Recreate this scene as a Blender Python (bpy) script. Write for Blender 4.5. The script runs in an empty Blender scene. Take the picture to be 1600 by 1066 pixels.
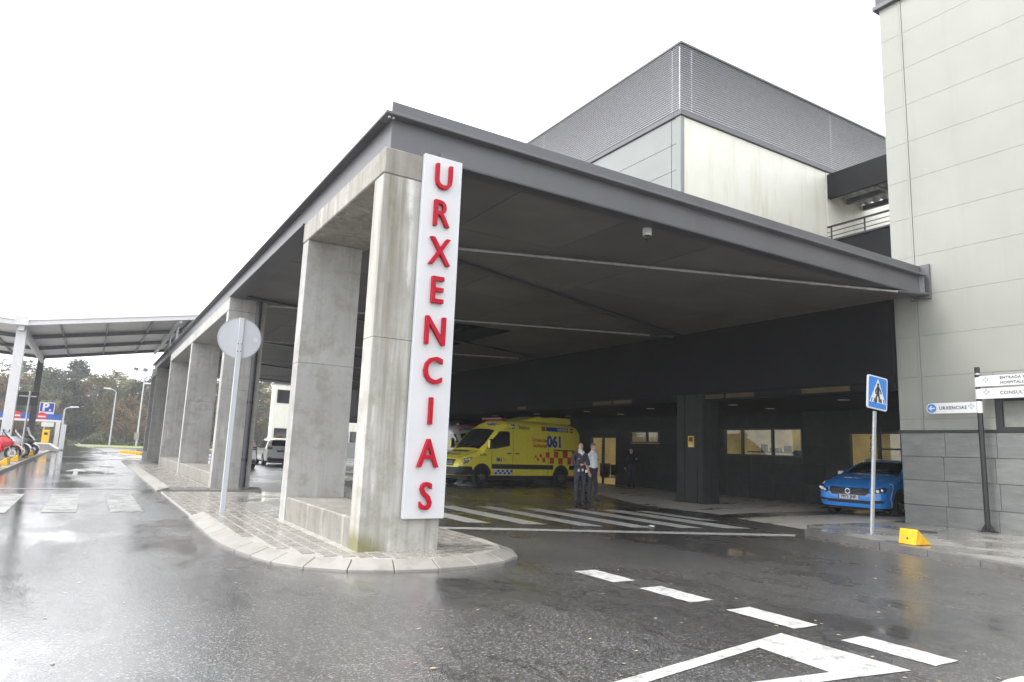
import bpy, bmesh, math, random
import numpy as np
from mathutils import Vector, Matrix
random.seed(7)
sc = bpy.context.scene
COL = sc.collection
rad = math.radians

# ------------------------------------------------------------------ camera
cam_d = bpy.data.cameras.new('camera'); cam = bpy.data.objects.new('camera', cam_d); COL.objects.link(cam)
yaw, pitch, roll = rad(31.2015), rad(9.1325), rad(2.2634)
fw = Vector((math.sin(yaw)*math.cos(pitch), math.cos(yaw)*math.cos(pitch), math.sin(pitch)))
rt = Vector((math.cos(yaw), -math.sin(yaw), 0)); up = rt.cross(fw)
rt2 = rt*math.cos(roll)+up*math.sin(roll); up2 = up*math.cos(roll)-rt*math.sin(roll)
m = Matrix((rt2, up2, -fw)).transposed().to_4x4(); m.translation = Vector((0, 0, 1.5))
cam.matrix_world = m
cam_d.sensor_width = 36; cam_d.lens = 1067.23*36/1600; cam_d.clip_start = .05; cam_d.clip_end = 4000
sc.camera = cam

# ------------------------------------------------------------------ overcast sky, weak broad sun, exposure
SUN_EL, SUN_AZ = rad(52), rad(-75)          # azimuth from +Y towards +X: the bright part of the cloud lies to the left
w = bpy.data.worlds.new('World'); sc.world = w; w.use_nodes = True
nt = w.node_tree; nt.nodes.clear()
out = nt.nodes.new('ShaderNodeOutputWorld'); bg = nt.nodes.new('ShaderNodeBackground')
sky = nt.nodes.new('ShaderNodeTexSky'); sky.sky_type = 'NISHITA'; sky.sun_disc = False
sky.sun_elevation = SUN_EL; sky.sun_rotation = SUN_AZ; sky.dust_density = 4; sky.air_density = 1.0
hs = nt.nodes.new('ShaderNodeHueSaturation'); hs.inputs['Saturation'].default_value = .12
mx = nt.nodes.new('ShaderNodeMix'); mx.data_type = 'RGBA'; mx.inputs[0].default_value = .62
mx.inputs[7].default_value = (9.2, 9.4, 9.7, 1)
nt.links.new(sky.outputs[0], hs.inputs['Color']); nt.links.new(hs.outputs[0], mx.inputs[6])
nt.links.new(mx.outputs[2], bg.inputs[0]); bg.inputs[1].default_value = .1
nt.links.new(bg.outputs[0], out.inputs[0])
sun_d = bpy.data.lights.new('sun', 'SUN'); sun_d.energy = .8; sun_d.angle = rad(25); sun_d.color = (1, .97, .93)
sun = bpy.data.objects.new('sun', sun_d); COL.objects.link(sun)
sd = Vector((math.sin(SUN_AZ)*math.cos(SUN_EL), math.cos(SUN_AZ)*math.cos(SUN_EL), math.sin(SUN_EL)))
sun.rotation_euler = sd.to_track_quat('Z', 'Y').to_euler(); sun.location = (-20, 0, 30)
vs = sc.view_settings; vs.view_transform = 'Standard'; vs.look = 'None'; vs.gamma = 1; vs.use_curve_mapping = False
vs.exposure = 1.75
sc.render.engine = 'CYCLES'; sc.cycles.use_denoising = True
sc.cycles.max_bounces = 7; sc.cycles.volume_bounces = 0; sc.cycles.sample_clamp_indirect = 6

# ------------------------------------------------------------------ materials
class NT:
    def __init__(s, name):
        s.m = bpy.data.materials.new(name); s.m.use_nodes = True; s.t = s.m.node_tree
        s.b = s.t.nodes['Principled BSDF']
    def n(s, typ, **kw):
        x = s.t.nodes.new('ShaderNode'+typ)
        for k, v in kw.items():
            if k.startswith('i_'):
                x.inputs[k[2:].replace('_', ' ')].default_value = v
            else: setattr(x, k, v)
        return x
    def l(s, a, b): s.t.links.new(a, b)
    def coord(s, scale=(1, 1, 1), src='geo'):
        g = s.n('NewGeometry').outputs['Position'] if src == 'geo' else s.n('TexCoord').outputs['Object']
        mp = s.n('Mapping'); mp.inputs['Scale'].default_value = scale; s.l(g, mp.inputs[0]); return mp.outputs[0]
    def noise(s, vec, scale, detail=4, rough=.55):
        x = s.n('TexNoise'); x.inputs['Scale'].default_value = scale; x.inputs['Detail'].default_value = detail
        x.inputs['Roughness'].default_value = rough
        if vec is not None: s.l(vec, x.inputs['Vector'])
        return x.outputs['Fac']
    def ramp(s, fac, stops):
        r = s.n('ValToRGB'); e = r.color_ramp.elements
        while len(e) < len(stops): e.new(.5)
        for i, (p, c) in enumerate(stops):
            e[i].position = p; e[i].color = (c, c, c, 1) if isinstance(c, (int, float)) else (*c, 1)
        s.l(fac, r.inputs[0]); return r.outputs[0]
    def mix(s, fac, a, b, mode='MIX'):
        x = s.n('Mix', data_type='RGBA', blend_type=mode)
        for i, v in ((0, fac), (6, a), (7, b)):
            if isinstance(v, (int, float)): x.inputs[i].default_value = v if i == 0 else (v, v, v, 1)
            elif isinstance(v, tuple): x.inputs[i].default_value = (*v[:3], 1)
            else: s.l(v, x.inputs[i])
        return x.outputs[2]
    def math(s, op, a, b=0.):
        x = s.n('Math', operation=op)
        for i, v in ((0, a), (1, b)):
            if isinstance(v, (int, float)): x.inputs[i].default_value = v
            else: s.l(v, x.inputs[i])
        return x.outputs[0]
    def bump(s, h, strength=.3, dist=.01):
        x = s.n('Bump'); x.inputs['Distance'].default_value = dist
        if isinstance(strength, float): x.inputs['Strength'].default_value = strength
        else: s.l(strength, x.inputs['Strength'])
        s.l(h, x.inputs['Height']); s.l(x.outputs[0], s.b.inputs['Normal'])
    def set(s, **kw):
        for k, v in kw.items():
            i = s.b.inputs[k.replace('_', ' ')]
            if isinstance(v, (int, float)): i.default_value = v
            elif isinstance(v, tuple): i.default_value = (*v[:3], 1)
            else: s.l(v, i)
        return s.m

def plain(name, col, rough=.5, metal=0., var=.12, scale=6., emit=0., coat=0., spec=.5):
    t = NT(name); v = t.coord(); n1 = t.noise(v, scale, 5)
    a = tuple(c*(1-var) for c in col); b = tuple(min(1, c*(1+var)) for c in col)
    c = t.mix(t.ramp(n1, [(.3, 0.), (.7, 1.)]), a, b)
    t.set(Base_Color=c, Roughness=rough, Metallic=metal)
    t.b.inputs['Specular IOR Level'].default_value = spec
    if coat: t.b.inputs['Coat Weight'].default_value = coat; t.b.inputs['Coat Roughness'].default_value = .04
    if emit:
        t.b.inputs['Emission Strength'].default_value = emit; t.l(c, t.b.inputs['Emission Color'])
    return t.m

def mat_concrete(name, base, streak=.5, seed=0., damp=.6, moss=0.):
    t = NT(name); v = t.coord(); vo = t.n('VectorMath', operation='ADD'); t.l(v, vo.inputs[0]); vo.inputs[1].default_value = (seed, seed*1.7, seed*.6)
    v = vo.outputs[0]
    vz = t.n('VectorMath', operation='MULTIPLY'); t.l(v, vz.inputs[0]); vz.inputs[1].default_value = (3.6, 3.6, .16)
    big = t.noise(v, .7, 5); st = t.noise(vz.outputs[0], 1.6, 6, .62); fine = t.noise(v, 26, 6, .7)
    c = t.mix(t.ramp(big, [(.3, 0.), (.72, 1.)]), tuple(x*.8 for x in base), tuple(x*1.1 for x in base))
    dk = t.math('MULTIPLY', t.ramp(st, [(.46, 0.), (.72, 1.)]), streak)
    c = t.mix(dk, c, (base[0]*.36, base[1]*.33, base[2]*.26))
    vz2 = t.n('VectorMath', operation='MULTIPLY'); t.l(v, vz2.inputs[0]); vz2.inputs[1].default_value = (2.3, 2.3, .22)
    st2 = t.noise(vz2.outputs[0], 2.1, 5, .6)
    wt = t.math('MULTIPLY', t.ramp(st2, [(.58, 0.), (.7, 1.)]), streak*1.1)
    c = t.mix(wt, c, (.66, .65, .62))
    blot = t.noise(v, 3.1, 6, .68)
    c = t.mix(t.ramp(blot, [(.36, .6), (.52, 0.)]), c, (base[0]*.62, base[1]*.6, base[2]*.55))
    pores = t.noise(v, 60, 2, .5)
    c = t.mix(t.ramp(pores, [(.27, .7), (.32, 0.)]), c, tuple(x*.35 for x in base))
    if moss:
        sx = t.n('SeparateXYZ'); g_ = t.n('NewGeometry'); t.l(g_.outputs['Position'], sx.inputs[0])
        hz = t.math('SUBTRACT', 1., t.math('MULTIPLY', t.math('SUBTRACT', sx.outputs[2], .1), 2.2))
        hx = t.math('SUBTRACT', 1., t.math('MULTIPLY', t.math('SUBTRACT', sx.outputs[0], 3.16), 1.5))
        mk = t.math('MULTIPLY', t.math('MULTIPLY', hz, hx), t.math('ADD', blot, .35)); mk = t.ramp(mk, [(.22, 0.), (.55, moss)])
        c = t.mix(mk, c, (.17, .165, .055))
    c = t.mix(t.ramp(fine, [(.28, .35), (.42, 0.)]), c, tuple(x*.45 for x in base))
    t.set(Base_Color=c, Roughness=t.ramp(big, [(.3, damp), (.7, damp+.2)]))
    t.bump(fine, .25, .006)
    return t.m

def mat_asphalt(name, base, wet=(.40, .60), rmin=.05, rmax=.34, bump=.5):
    t = NT(name); v = t.coord()
    vs_ = t.coord((.55, .32, 1))
    pud = t.noise(vs_, .55, 6, .62)
    mask = t.ramp(pud, [(wet[0], 0.), (wet[1], 1.)])
    # the through lane on the left holds a film of water
    sx = t.n('SeparateXYZ'); t.l(v, sx.inputs[0]); wob = t.noise(t.coord((1., .25, 1)), .9, 4)
    lane = t.math('ADD', t.math('MULTIPLY', sx.outputs[0], .28), t.math('MULTIPLY', wob, 1.1))
    mask = t.math('MULTIPLY', mask, t.ramp(lane, [(.42, .16), (.95, 1.)]))
    vor = t.n('TexVoronoi'); vor.inputs['Scale'].default_value = 70; t.l(v, vor.inputs['Vector'])
    agg = vor.outputs['Color']; sep = t.n('SeparateColor'); t.l(agg, sep.inputs[0])
    lum = sep.outputs[0]
    col = t.mix(t.ramp(lum, [(0., 0.), (.7, .22), (.86, .4), (.93, 1.)]), tuple(x*.68 for x in base), tuple(x*3.0 for x in base))
    big = t.noise(v, .35, 4)
    col = t.mix(t.ramp(big, [(.35, 0.), (.65, .5)]), col, tuple(x*.55 for x in base))
    crk = t.noise(t.coord((.9, .35, 1)), .8, 5, .6); col = t.mix(t.ramp(crk, [(.488, 0.), (.5, .55), (.512, 0.)]), col, tuple(x*.3 for x in base))
    grit = t.noise(v, 42, 3, .7)
    h = t.math('ADD', t.math('MULTIPLY', vor.outputs['Distance'], 1.2), t.math('MULTIPLY', grit, .8))
    t.set(Base_Color=col, Roughness=t.ramp(mask, [(0., rmin), (1., rmax)]))
    t.b.inputs['Specular IOR Level'].default_value = .5
    t.b.inputs['Coat Weight'].default_value = .9; t.b.inputs['Coat IOR'].default_value = 1.36; t.l(t.ramp(mask, [(0., .05), (1., .33)]), t.b.inputs['Coat Roughness'])
    t.bump(h, t.math('ADD', t.math('MULTIPLY', mask, bump), .02), .0045)
    t.l(t.b.inputs['Normal'].links[0].from_socket, t.b.inputs['Coat Normal'])
    return t.m

M = {}
M['asphalt'] = mat_asphalt('wet_asphalt', (.080, .078, .077), (.36, .52), .06, .27, .45)
M['concrete'] = mat_concrete('board_marked_concrete', (.46, .45, .42), .95, 0., .6, .85)
M['concrete_sill'] = mat_concrete('stained_sill_concrete', (.27, .258, .232), .3, 12.)
M['concrete2'] = mat_concrete('pillar_concrete', (.43, .425, .415), .35, 5.)
M['concrete_dark'] = mat_concrete('lintel_concrete', (.34, .32, .29), .6, 9.)
M['kerb'] = mat_concrete('kerb_stone', (.285, .27, .25), .0, 3., .42)
M['kerb_dark'] = mat_concrete('wet_kerb_stone', (.16, .155, .15), .0, 3., .3)
M['steel'] = plain('grey_painted_steel', (.125, .123, .138), .38, .0, .1, 1.2)
M['steel_dark'] = plain('dark_painted_steel', (.062, .062, .072), .4, .0, .1, 2)
M['letter_panel'] = None
M['white_sign'] = plain('white_sign_panel', (.66, .67, .69), .35, var=.02)
M['rod'] = plain('dull_brace_rod', (.40, .40, .41), .4, .2, .2)
M['joint_grey'] = plain('cladding_joint', (.22, .225, .205), .6)
M['red'] = plain('red_letter', (.43, .005, .022), .5, var=.05, spec=.2)
M['galv'] = plain('galvanised_steel', (.46, .47, .49), .38, .55, .15, 14)
M['white_steel'] = plain('white_painted_steel', (.66, .66, .68), .4, var=.05)
M['black'] = plain('black_paint', (.018, .018, .02), .35)
M['rubber'] = plain('tyre_rubber', (.022, .022, .022), .75)
M['plastic'] = plain('dark_plastic', (.03, .03, .033), .5)
M['yellow_block'] = plain('yellow_block_paint', (.74, .44, .015), .4, var=.2, scale=9)
M['stone_patch'] = None
M['glass'] = plain('dark_glass', (.012, .014, .016), .06, var=.05, spec=.8)
M['paint_line'] = None
def _line(k=1., nm='road_paint'):
    t = NT(nm); v = t.coord(); n = t.noise(v, 7, 6, .7); g = t.noise(v, 90, 2)
    c = t.mix(t.ramp(n, [(.36, 0.), (.5, 1.)]), (.30*k, .30*k, .29*k), (.56*k, .56*k, .54*k))
    c = t.mix(t.ramp(g, [(.34, .75), (.44, 0.)]), c, (.12, .12, .12))
    cr = t.noise(v, 2.2, 8, .75); c = t.mix(t.ramp(cr, [(.36+.1*(k < 1), .8), (.40+.12*(k < 1), 0.)]), c, (.10, .10, .10))
    t.set(Base_Color=c, Roughness=.32); t.bump(g, .4, .006); return t.m
M['paint_line'] = _line(); M['paint_worn'] = _line(.62, 'worn_road_paint')
def _soffit():
    t = NT('soffit_board'); v = t.coord(); n = t.noise(v, .8, 5); oi = t.n('ObjectInfo')
    c = t.mix(t.ramp(n, [(.3, 0.), (.7, 1.)]), (.11, .10, .095), (.16, .146, .138))
    c = t.mix(t.math('MULTIPLY', oi.outputs['Random'], .5), c, (.08, .075, .072))
    f = t.noise(v, 30, 4); t.set(Base_Color=c, Roughness=.55); t.bump(f, .15, .004); return t.m
M['soffit'] = _soffit()
def _stone():
    t = NT('grey_green_slate'); v = t.coord(); oi = t.n('ObjectInfo')
    mp = t.n('Mapping'); t.l(v, mp.inputs[0]); mp.inputs['Rotation'].default_value = (.7, 0, 0); mp.inputs['Scale'].default_value = (1, .8, 3.2)
    ad = t.n('VectorMath', operation='ADD'); t.l(mp.outputs[0], ad.inputs[0])
    mu = t.n('VectorMath', operation='SCALE'); mu.inputs[0].default_value = (7, 11, 5); t.l(oi.outputs['Random'], mu.inputs['Scale']); t.l(mu.outputs[0], ad.inputs[1])
    n = t.noise(ad.outputs[0], 2.2, 7, .62); f = t.noise(v, 40, 4)
    c = t.mix(t.ramp(n, [(.3, 0.), (.7, 1.)]), (.145, .155, .150), (.235, .245, .235))
    c = t.mix(t.math('MULTIPLY', oi.outputs['Random'], .55), c, (.115, .125, .122))
    ve = t.noise(ad.outputs[0], .7, 3); c = t.mix(t.ramp(ve, [(.495, 0.), (.5, .2), (.505, 0.)]), c, (.45, .44, .40))
    t.set(Base_Color=c, Roughness=.5); t.bump(n, .3, .01); return t.m
M['slate'] = _stone()
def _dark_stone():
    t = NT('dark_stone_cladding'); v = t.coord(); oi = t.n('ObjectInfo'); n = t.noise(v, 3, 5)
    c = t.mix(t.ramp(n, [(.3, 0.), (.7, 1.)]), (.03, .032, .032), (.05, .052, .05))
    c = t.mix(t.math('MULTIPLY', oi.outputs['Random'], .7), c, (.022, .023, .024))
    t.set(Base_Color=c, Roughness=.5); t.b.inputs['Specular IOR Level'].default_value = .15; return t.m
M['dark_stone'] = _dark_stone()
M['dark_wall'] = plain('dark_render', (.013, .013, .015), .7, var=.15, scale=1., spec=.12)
M['panel_r'] = None
def _panel(name, base, streak):
    t = NT(name); v = t.coord((1.2, 1.2, .12)); v2 = t.coord(); oi = t.n('ObjectInfo')
    s = t.noise(v, 1.6, 6, .65); n = t.noise(v2, .8, 4)
    c = t.mix(t.ramp(n, [(.3, 0.), (.7, 1.)]), tuple(x*.94 for x in base), tuple(min(1, x*1.04) for x in base))
    c = t.mix(t.math('MULTIPLY', t.ramp(s, [(.52, 0.), (.68, 1.)]), streak), c, (base[0]*.7, base[1]*.66, base[2]*.52))
    c = t.mix(t.math('MULTIPLY', oi.outputs['Random'], .12), c, tuple(x*.85 for x in base))
    t.set(Base_Color=c, Roughness=.42); return t.m
M['panel_r'] = _panel('pale_green_panel', (.295, .30, .272), .22)
M['cream'] = _panel('cream_wall', (.80, .79, .70), .45)
M['panel_blue'] = _panel('grey_green_panel', (.235, .25, .245), .12)
M['steel'] = _panel('grey_painted_steel_streaked', (.122, .120, .134), .3)
M['letter_panel'] = _panel('letter_panel_enamel', (.64, .65, .675), .10)
M['slat'] = plain('louvre_slat', (.12, .12, .13), .45)
def _paver():
    t = NT('paver'); v = t.coord(); oi = t.n('ObjectInfo'); n = t.noise(v, 5, 5); f = t.noise(v, 70, 3)
    c = t.mix(oi.outputs['Random'], (.24, .225, .205), (.31, .29, .265))
    c = t.mix(t.ramp(n, [(.35, .3), (.6, 0.)]), c, (.16, .15, .135))
    t.set(Base_Color=c, Roughness=t.ramp(n, [(.35, .12), (.6, .34)])); t.bump(f, .2, .004); return t.m
M['paver'] = _paver()
M['joint'] = plain('paver_joint', (.40, .385, .36), .3, var=.2)
def _walk():
    t = NT('wet_pavement'); v = t.coord(); n = t.noise(v, .7, 6, .6); f = t.noise(v, 60, 4); b = t.noise(v, 2.5, 6)
    c = t.mix(t.ramp(b, [(.3, 0.), (.7, 1.)]), (.20, .19, .175), (.33, .315, .29))
    t.set(Base_Color=c, Roughness=t.ramp(n, [(.42, .05), (.58, .42)])); t.bump(f, t.ramp(n, [(.42, .02), (.58, .25)]), .005); return t.m
M['walk'] = _walk()
def _pale_walk():
    t = NT('pale_concrete_paving'); v = t.coord((.5, 1.4, 1)); n = t.noise(v, .9, 6, .6); v2 = t.coord(); b = t.noise(v2, 1.5, 6)
    c = t.mix(t.ramp(b, [(.3, 0.), (.7, 1.)]), (.40, .375, .34), (.52, .49, .45))
    c = t.mix(t.ramp(n, [(.34, .9), (.42, 0.)]), c, (.13, .12, .11))
    t.set(Base_Color=c, Roughness=t.ramp(n, [(.34, .1), (.5, .55)])); return t.m
M['pale_walk'] = _pale_walk()
M['grass'] = None
def _grass():
    t = NT('lawn'); v = t.coord(); n = t.noise(v, .18, 5); f = t.noise(v, 9, 4)
    c = t.mix(t.ramp(n, [(.35, 0.), (.65, 1.)]), (.15, .19, .045), (.24, .25, .075))
    c = t.mix(t.ramp(f, [(.4, .35), (.6, 0.)]), c, (.09, .11, .03))
    t.set(Base_Color=c, Roughness=.8); t.bump(f, .5, .05); return t.m
M['grass'] = _grass()

# ------------------------------------------------------------------ mesh helpers
class MB:
    def __init__(s): s.v = []; s.f = []
    def add(s, vs_, fs):
        o = len(s.v); s.v += [tuple(map(float, p)) for p in vs_]; s.f += [tuple(i+o for i in f) for f in fs]; return s
    def box(s, x0, x1, y0, y1, z0, z1):
        return s.add([(x0, y0, z0), (x1, y0, z0), (x1, y1, z0), (x0, y1, z0), (x0, y0, z1), (x1, y0, z1), (x1, y1, z1), (x0, y1, z1)],
                     [(0, 3, 2, 1), (4, 5, 6, 7), (0, 1, 5, 4), (1, 2, 6, 5), (2, 3, 7, 6), (3, 0, 4, 7)])
    def prism(s, poly, z0, z1):
        n = len(poly)
        return s.add([(x, y, z0) for x, y in poly]+[(x, y, z1) for x, y in poly],
                     [tuple(range(n))[::-1], tuple(range(n, 2*n))]+[(i, (i+1) % n, n+(i+1) % n, n+i) for i in range(n)])
    def ext(s, poly, axis, a, b):
        """poly in the plane across axis: 'x' -> (y,z), 'y' -> (x,z)"""
        n = len(poly)
        mk = (lambda p, t: (t, p[0], p[1])) if axis == 'x' else (lambda p, t: (p[0], t, p[1]))
        return s.add([mk(p, a) for p in poly]+[mk(p, b) for p in poly],
                     [tuple(range(n))[::-1], tuple(range(n, 2*n))]+[(i, (i+1) % n, n+(i+1) % n, n+i) for i in range(n)])
    def tube(s, p0, p1, r0, r1=None, n=10, cap=True):
        r1 = r0 if r1 is None else r1
        a, b = Vector(p0), Vector(p1); d = (b-a).normalized()
        u = d.orthogonal().normalized(); w_ = d.cross(u)
        vs_ = []
        for c, r in ((a, r0), (b, r1)):
            vs_ += [c+(u*math.cos(2*math.pi*i/n)+w_*math.sin(2*math.pi*i/n))*r for i in range(n)]
        fs = [(i, (i+1) % n, n+(i+1) % n, n+i) for i in range(n)]
        if cap: fs += [tuple(range(n))[::-1], tuple(range(n, 2*n))]
        return s.add(vs_, fs)
    def path(s, pts, r, n=8):
        pts = [Vector(p) for p in pts]; rs = r if isinstance(r, (list, tuple)) else [r]*len(pts)
        rings = []; u = None
        for i, p in enumerate(pts):
            d = (pts[min(i+1, len(pts)-1)]-pts[max(i-1, 0)]).normalized()
            u = d.orthogonal().normalized() if u is None else (u-d*u.dot(d)).normalized()
            w_ = d.cross(u); rings.append([p+(u*math.cos(2*math.pi*k/n)+w_*math.sin(2*math.pi*k/n))*rs[i] for k in range(n)])
        vs_ = [q for rg in rings for q in rg]
        fs = [(i*n+k, i*n+(k+1) % n, (i+1)*n+(k+1) % n, (i+1)*n+k) for i in range(len(pts)-1) for k in range(n)]
        fs += [tuple(range(n))[::-1], tuple(range((len(pts)-1)*n, len(pts)*n))]
        return s.add(vs_, fs)
    def lathe(s, prof, n=24, axis='z', c=(0, 0, 0), ring=False):
        """prof: (radius, height) pairs along the axis"""
        vs_ = []
        for r, h in prof:
            for k in range(n):
                a = 2*math.pi*k/n; p = (r*math.cos(a), r*math.sin(a), h)
                if axis == 'y': p = (p[0], p[2], p[1])
                elif axis == 'x': p = (p[2], p[0], p[1])
                vs_.append((p[0]+c[0], p[1]+c[1], p[2]+c[2]))
        m_ = len(prof)
        fs = [(i*n+k, i*n+(k+1) % n, (i+1)*n+(k+1) % n, (i+1)*n+k) for i in range(m_-1) for k in range(n)]
        if ring: fs += [((m_-1)*n+k, (m_-1)*n+(k+1) % n, (k+1) % n, k) for k in range(n)]
        else: fs += [tuple(range(n))[::-1], tuple(range((m_-1)*n, m_*n))]
        return s.add(vs_, fs)
    def xf(s, fn): s.v = [tuple(fn(*p)) for p in s.v]; return s
    def mesh(s, name, smooth=None, bevel=0., fixn=True):
        me = bpy.data.meshes.new(name); me.from_pydata(s.v, [], s.f)
        bm = bmesh.new(); bm.from_mesh(me)
        if bevel:
            bmesh.ops.remove_doubles(bm, verts=bm.verts, dist=1e-5)
            bmesh.ops.bevel(bm, geom=[e for e in bm.edges if len(e.link_faces) == 2 and e.calc_face_angle(0) > .5], offset=bevel, segments=1, affect='EDGES')
        if fixn: bmesh.ops.recalc_face_normals(bm, faces=bm.faces)
        bm.to_mesh(me); bm.free()
        if smooth is not None:
            for p in me.polygons: p.use_smooth = True
            if smooth > 0:
                me.set_sharp_from_angle(angle=rad(smooth))
        return me

def link(name, data, parent=None, mat=None):
    o = bpy.data.objects.new(name, data); COL.objects.link(o)
    if mat is not None and data is not None and not data.materials: data.materials.append(M[mat] if isinstance(mat, str) else mat)
    if parent is not None: o.parent = parent
    return o
def tag(o, label=None, cat=None, group=None, kind=None):
    if label: o['label'] = label
    if cat: o['category'] = cat
    if group: o['group'] = group
    if kind: o['kind'] = kind
    return o
def thing(name, label, cat, loc=(0, 0, 0), rz=0., group=None, world=True):
    o = link(name, None); o.location = loc; o.rotation_euler = (0, 0, rz); o.empty_display_size = .2
    tag(o, label, cat, group); WORLD[o.name] = world; return o
WORLD = {}
def part(name, mb, mat, parent=None, smooth=None, bevel=0., label=None):
    """mesh object; under a world-built thing the vertices are world coordinates"""
    o = link(name, mb.mesh(name, smooth, bevel), parent, mat)
    if parent is not None and WORLD.get(parent.name) and parent.type == 'EMPTY': o.location = -parent.location
    if label: o['label'] = label
    return o
def piece(name, me, pos, parent, mat=None, rz=0.):
    """another object on shared mesh data"""
    o = link(name, me, parent, mat)
    p = Vector(pos)
    if parent is not None and WORLD.get(parent.name) and parent.type == 'EMPTY': p = p-parent.location
    o.location = p
    if rz: o.rotation_euler = (0, 0, rz)
    return o
def structure(name, mb, mat, smooth=None, bevel=0.):
    o = part(name, mb, mat, None, smooth, bevel); o['kind'] = 'structure'; return o
def copy_tree(o, parent=None):
    c = o.copy(); COL.objects.link(c); c.parent = parent
    if o.name in WORLD: WORLD[c.name] = WORLD[o.name]
    for ch in [x for x in list(o.children)]: copy_tree(ch, c)
    return c
def text_mb(s, size=1., ext=0., off=0., align='CENTER', res=3, space=1.):
    cu = bpy.data.curves.new('text', 'FONT'); cu.body = s; cu.size = size; cu.extrude = ext; cu.offset = off
    cu.align_x = align; cu.align_y = 'CENTER'; cu.resolution_u = res; cu.space_character = space
    o = bpy.data.objects.new('text', cu); COL.objects.link(o)
    dg = bpy.context.evaluated_depsgraph_get(); me = bpy.data.meshes.new_from_object(o.evaluated_get(dg))
    mb = MB(); mb.add([v.co[:] for v in me.vertices], [p.vertices[:] for p in me.polygons])
    bpy.data.objects.remove(o); bpy.data.curves.remove(cu); bpy.data.meshes.remove(me); return mb
def grid_patch(poly, step):
    """triangulated 2D polygon cut on a grid, so that it can follow a curved surface"""
    bm = bmesh.new(); bm.faces.new([bm.verts.new((p[0], p[1], 0)) for p in poly])
    us = [p[0] for p in poly]; vs_ = [p[1] for p in poly]
    for ax, lo, hi in ((0, min(us), max(us)), (1, min(vs_), max(vs_))):
        k = math.ceil(lo/step)
        while k*step < hi:
            if k*step > lo+1e-4:
                co = [0, 0, 0]; no = [0, 0, 0]; co[ax] = k*step; no[ax] = 1
                bmesh.ops.bisect_plane(bm, geom=bm.verts[:]+bm.edges[:]+bm.faces[:], plane_co=co, plane_no=no)
            k += 1
    bmesh.ops.triangulate(bm, faces=bm.faces)
    bm.verts.index_update(); mb = MB(); mb.add([v.co[:] for v in bm.verts], [[v.index for v in f.verts] for f in bm.faces]); bm.free(); return mb
def inside(p, poly):
    c = False; n = len(poly)
    for i in range(n):
        (x1, y1), (x2, y2) = poly[i], poly[(i+1) % n]
        if (y1 > p[1]) != (y2 > p[1]) and p[0] < (x2-x1)*(p[1]-y1)/(y2-y1)+x1: c = not c
    return c
def resample(pts, step):
    P_ = [Vector((*p, 0)) if len(p) == 2 else Vector(p) for p in pts]
    sp = []                                    # Catmull-Rom
    for i in range(len(P_)-1):
        a, b, c, d = P_[max(i-1, 0)], P_[i], P_[i+1], P_[min(i+2, len(P_)-1)]
        for k in range(16):
            t = k/16; sp.append(.5*((2*b)+(c-a)*t+(2*a-5*b+4*c-d)*t*t+(3*b-a-3*c+d)*t**3))
    sp.append(P_[-1]); out_ = [sp[0]]; acc = 0
    L = sum((sp[i+1]-sp[i]).length for i in range(len(sp)-1)); n = max(1, round(L/step)); st = L/n; tgt = st
    for i in range(len(sp)-1):
        l = (sp[i+1]-sp[i]).length
        while acc+l >= tgt-1e-6 and len(out_) <= n:
            out_.append(sp[i].lerp(sp[i+1], min(1, (tgt-acc)/max(l, 1e-9)))); tgt += st
        acc += l
    return out_
# ================================================================== THE SETTING
# ground: lawn to the horizon
mb = MB(); mb.add([(-900, -300, -.05), (900, -300, -.05), (900, 1500, -.05), (-900, 1500, -.05)], [(0, 1, 2, 3)])
structure('ground', mb, 'grass')
# wooded slope
mb = MB(); nx, ny = 40, 14
for j in range(ny):
    for i in range(nx):
        x = -160+i*10; y = 124+j*14
        h = 9*(1-math.cos(min(1, j/7)*math.pi))/2 + .8*math.sin(i*1.3)*min(1, j/3)
        mb.v.append((x, y, -.2+h))
for j in range(ny-1):
    for i in range(nx-1): mb.f.append((j*nx+i, j*nx+i+1, (j+1)*nx+i+1, (j+1)*nx+i))
M['wood_floor'] = plain('wood_floor', (.06, .06, .03), .9, var=.4, scale=.5)
structure('hill', mb, 'wood_floor', smooth=0)
# road: one asphalt sheet
road = structure('road', MB().add([(-60, -40, 0), (70, -40, 0), (70, 82, 0), (26, 96, 0), (3, 92, 0), (-1, 98, 0), (-2, 128, 0), (-6, 128, 0), (-6, 90, 0), (-60, 84, 0)], [tuple(range(10))]), 'asphalt')
def marking(name, poly, z=.005, mat='paint_line'):
    q = []
    for (xa, ya), (xb, yb) in zip(poly, poly[1:]+poly[:1]):
        L = math.hypot(xb-xa, yb-ya); n = max(1, int(L/.09)); q.append((xa, ya))
        for k in range(1, n): u = k/n; q.append((xa+(xb-xa)*u+random.gauss(0, .006), ya+(yb-ya)*u+random.gauss(0, .006)))
    poly = q
    o = part(name, MB().add([(x, y, z) for x, y in poly], [tuple(range(len(poly)))]), mat, road); return o
# dashed edge line
for x0, y0, x1, y1 in ((5.52, 6.57, 5.87, 7.35), (5.58, 5.39, 5.92, 6.18), (5.67, 4.21, 6.02, 5.0), (5.71, 3.0, 6.05, 3.78), (5.74, 1.8, 6.08, 2.58)):
    marking('dash', [(x0, y0), (x1, y0), (x1, y1), (x0, y1)])
# turn arrow in the near lane
part('arrow', MB().add([(x, y, .005) for x, y in ((2.05, 3.56), (2.05, 3.42), (4.83, 3.92), (5.41, 4.15), (5.41, 3.02), (4.78, 3.26), (4.75, 3.12), (3.55, 3.42), (3.5, 3.28))], [(0, 1, 2, 3), (3, 2, 5, 4), (4, 5, 6), (5, 7, 8, 6)]), 'paint_line', road)
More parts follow.
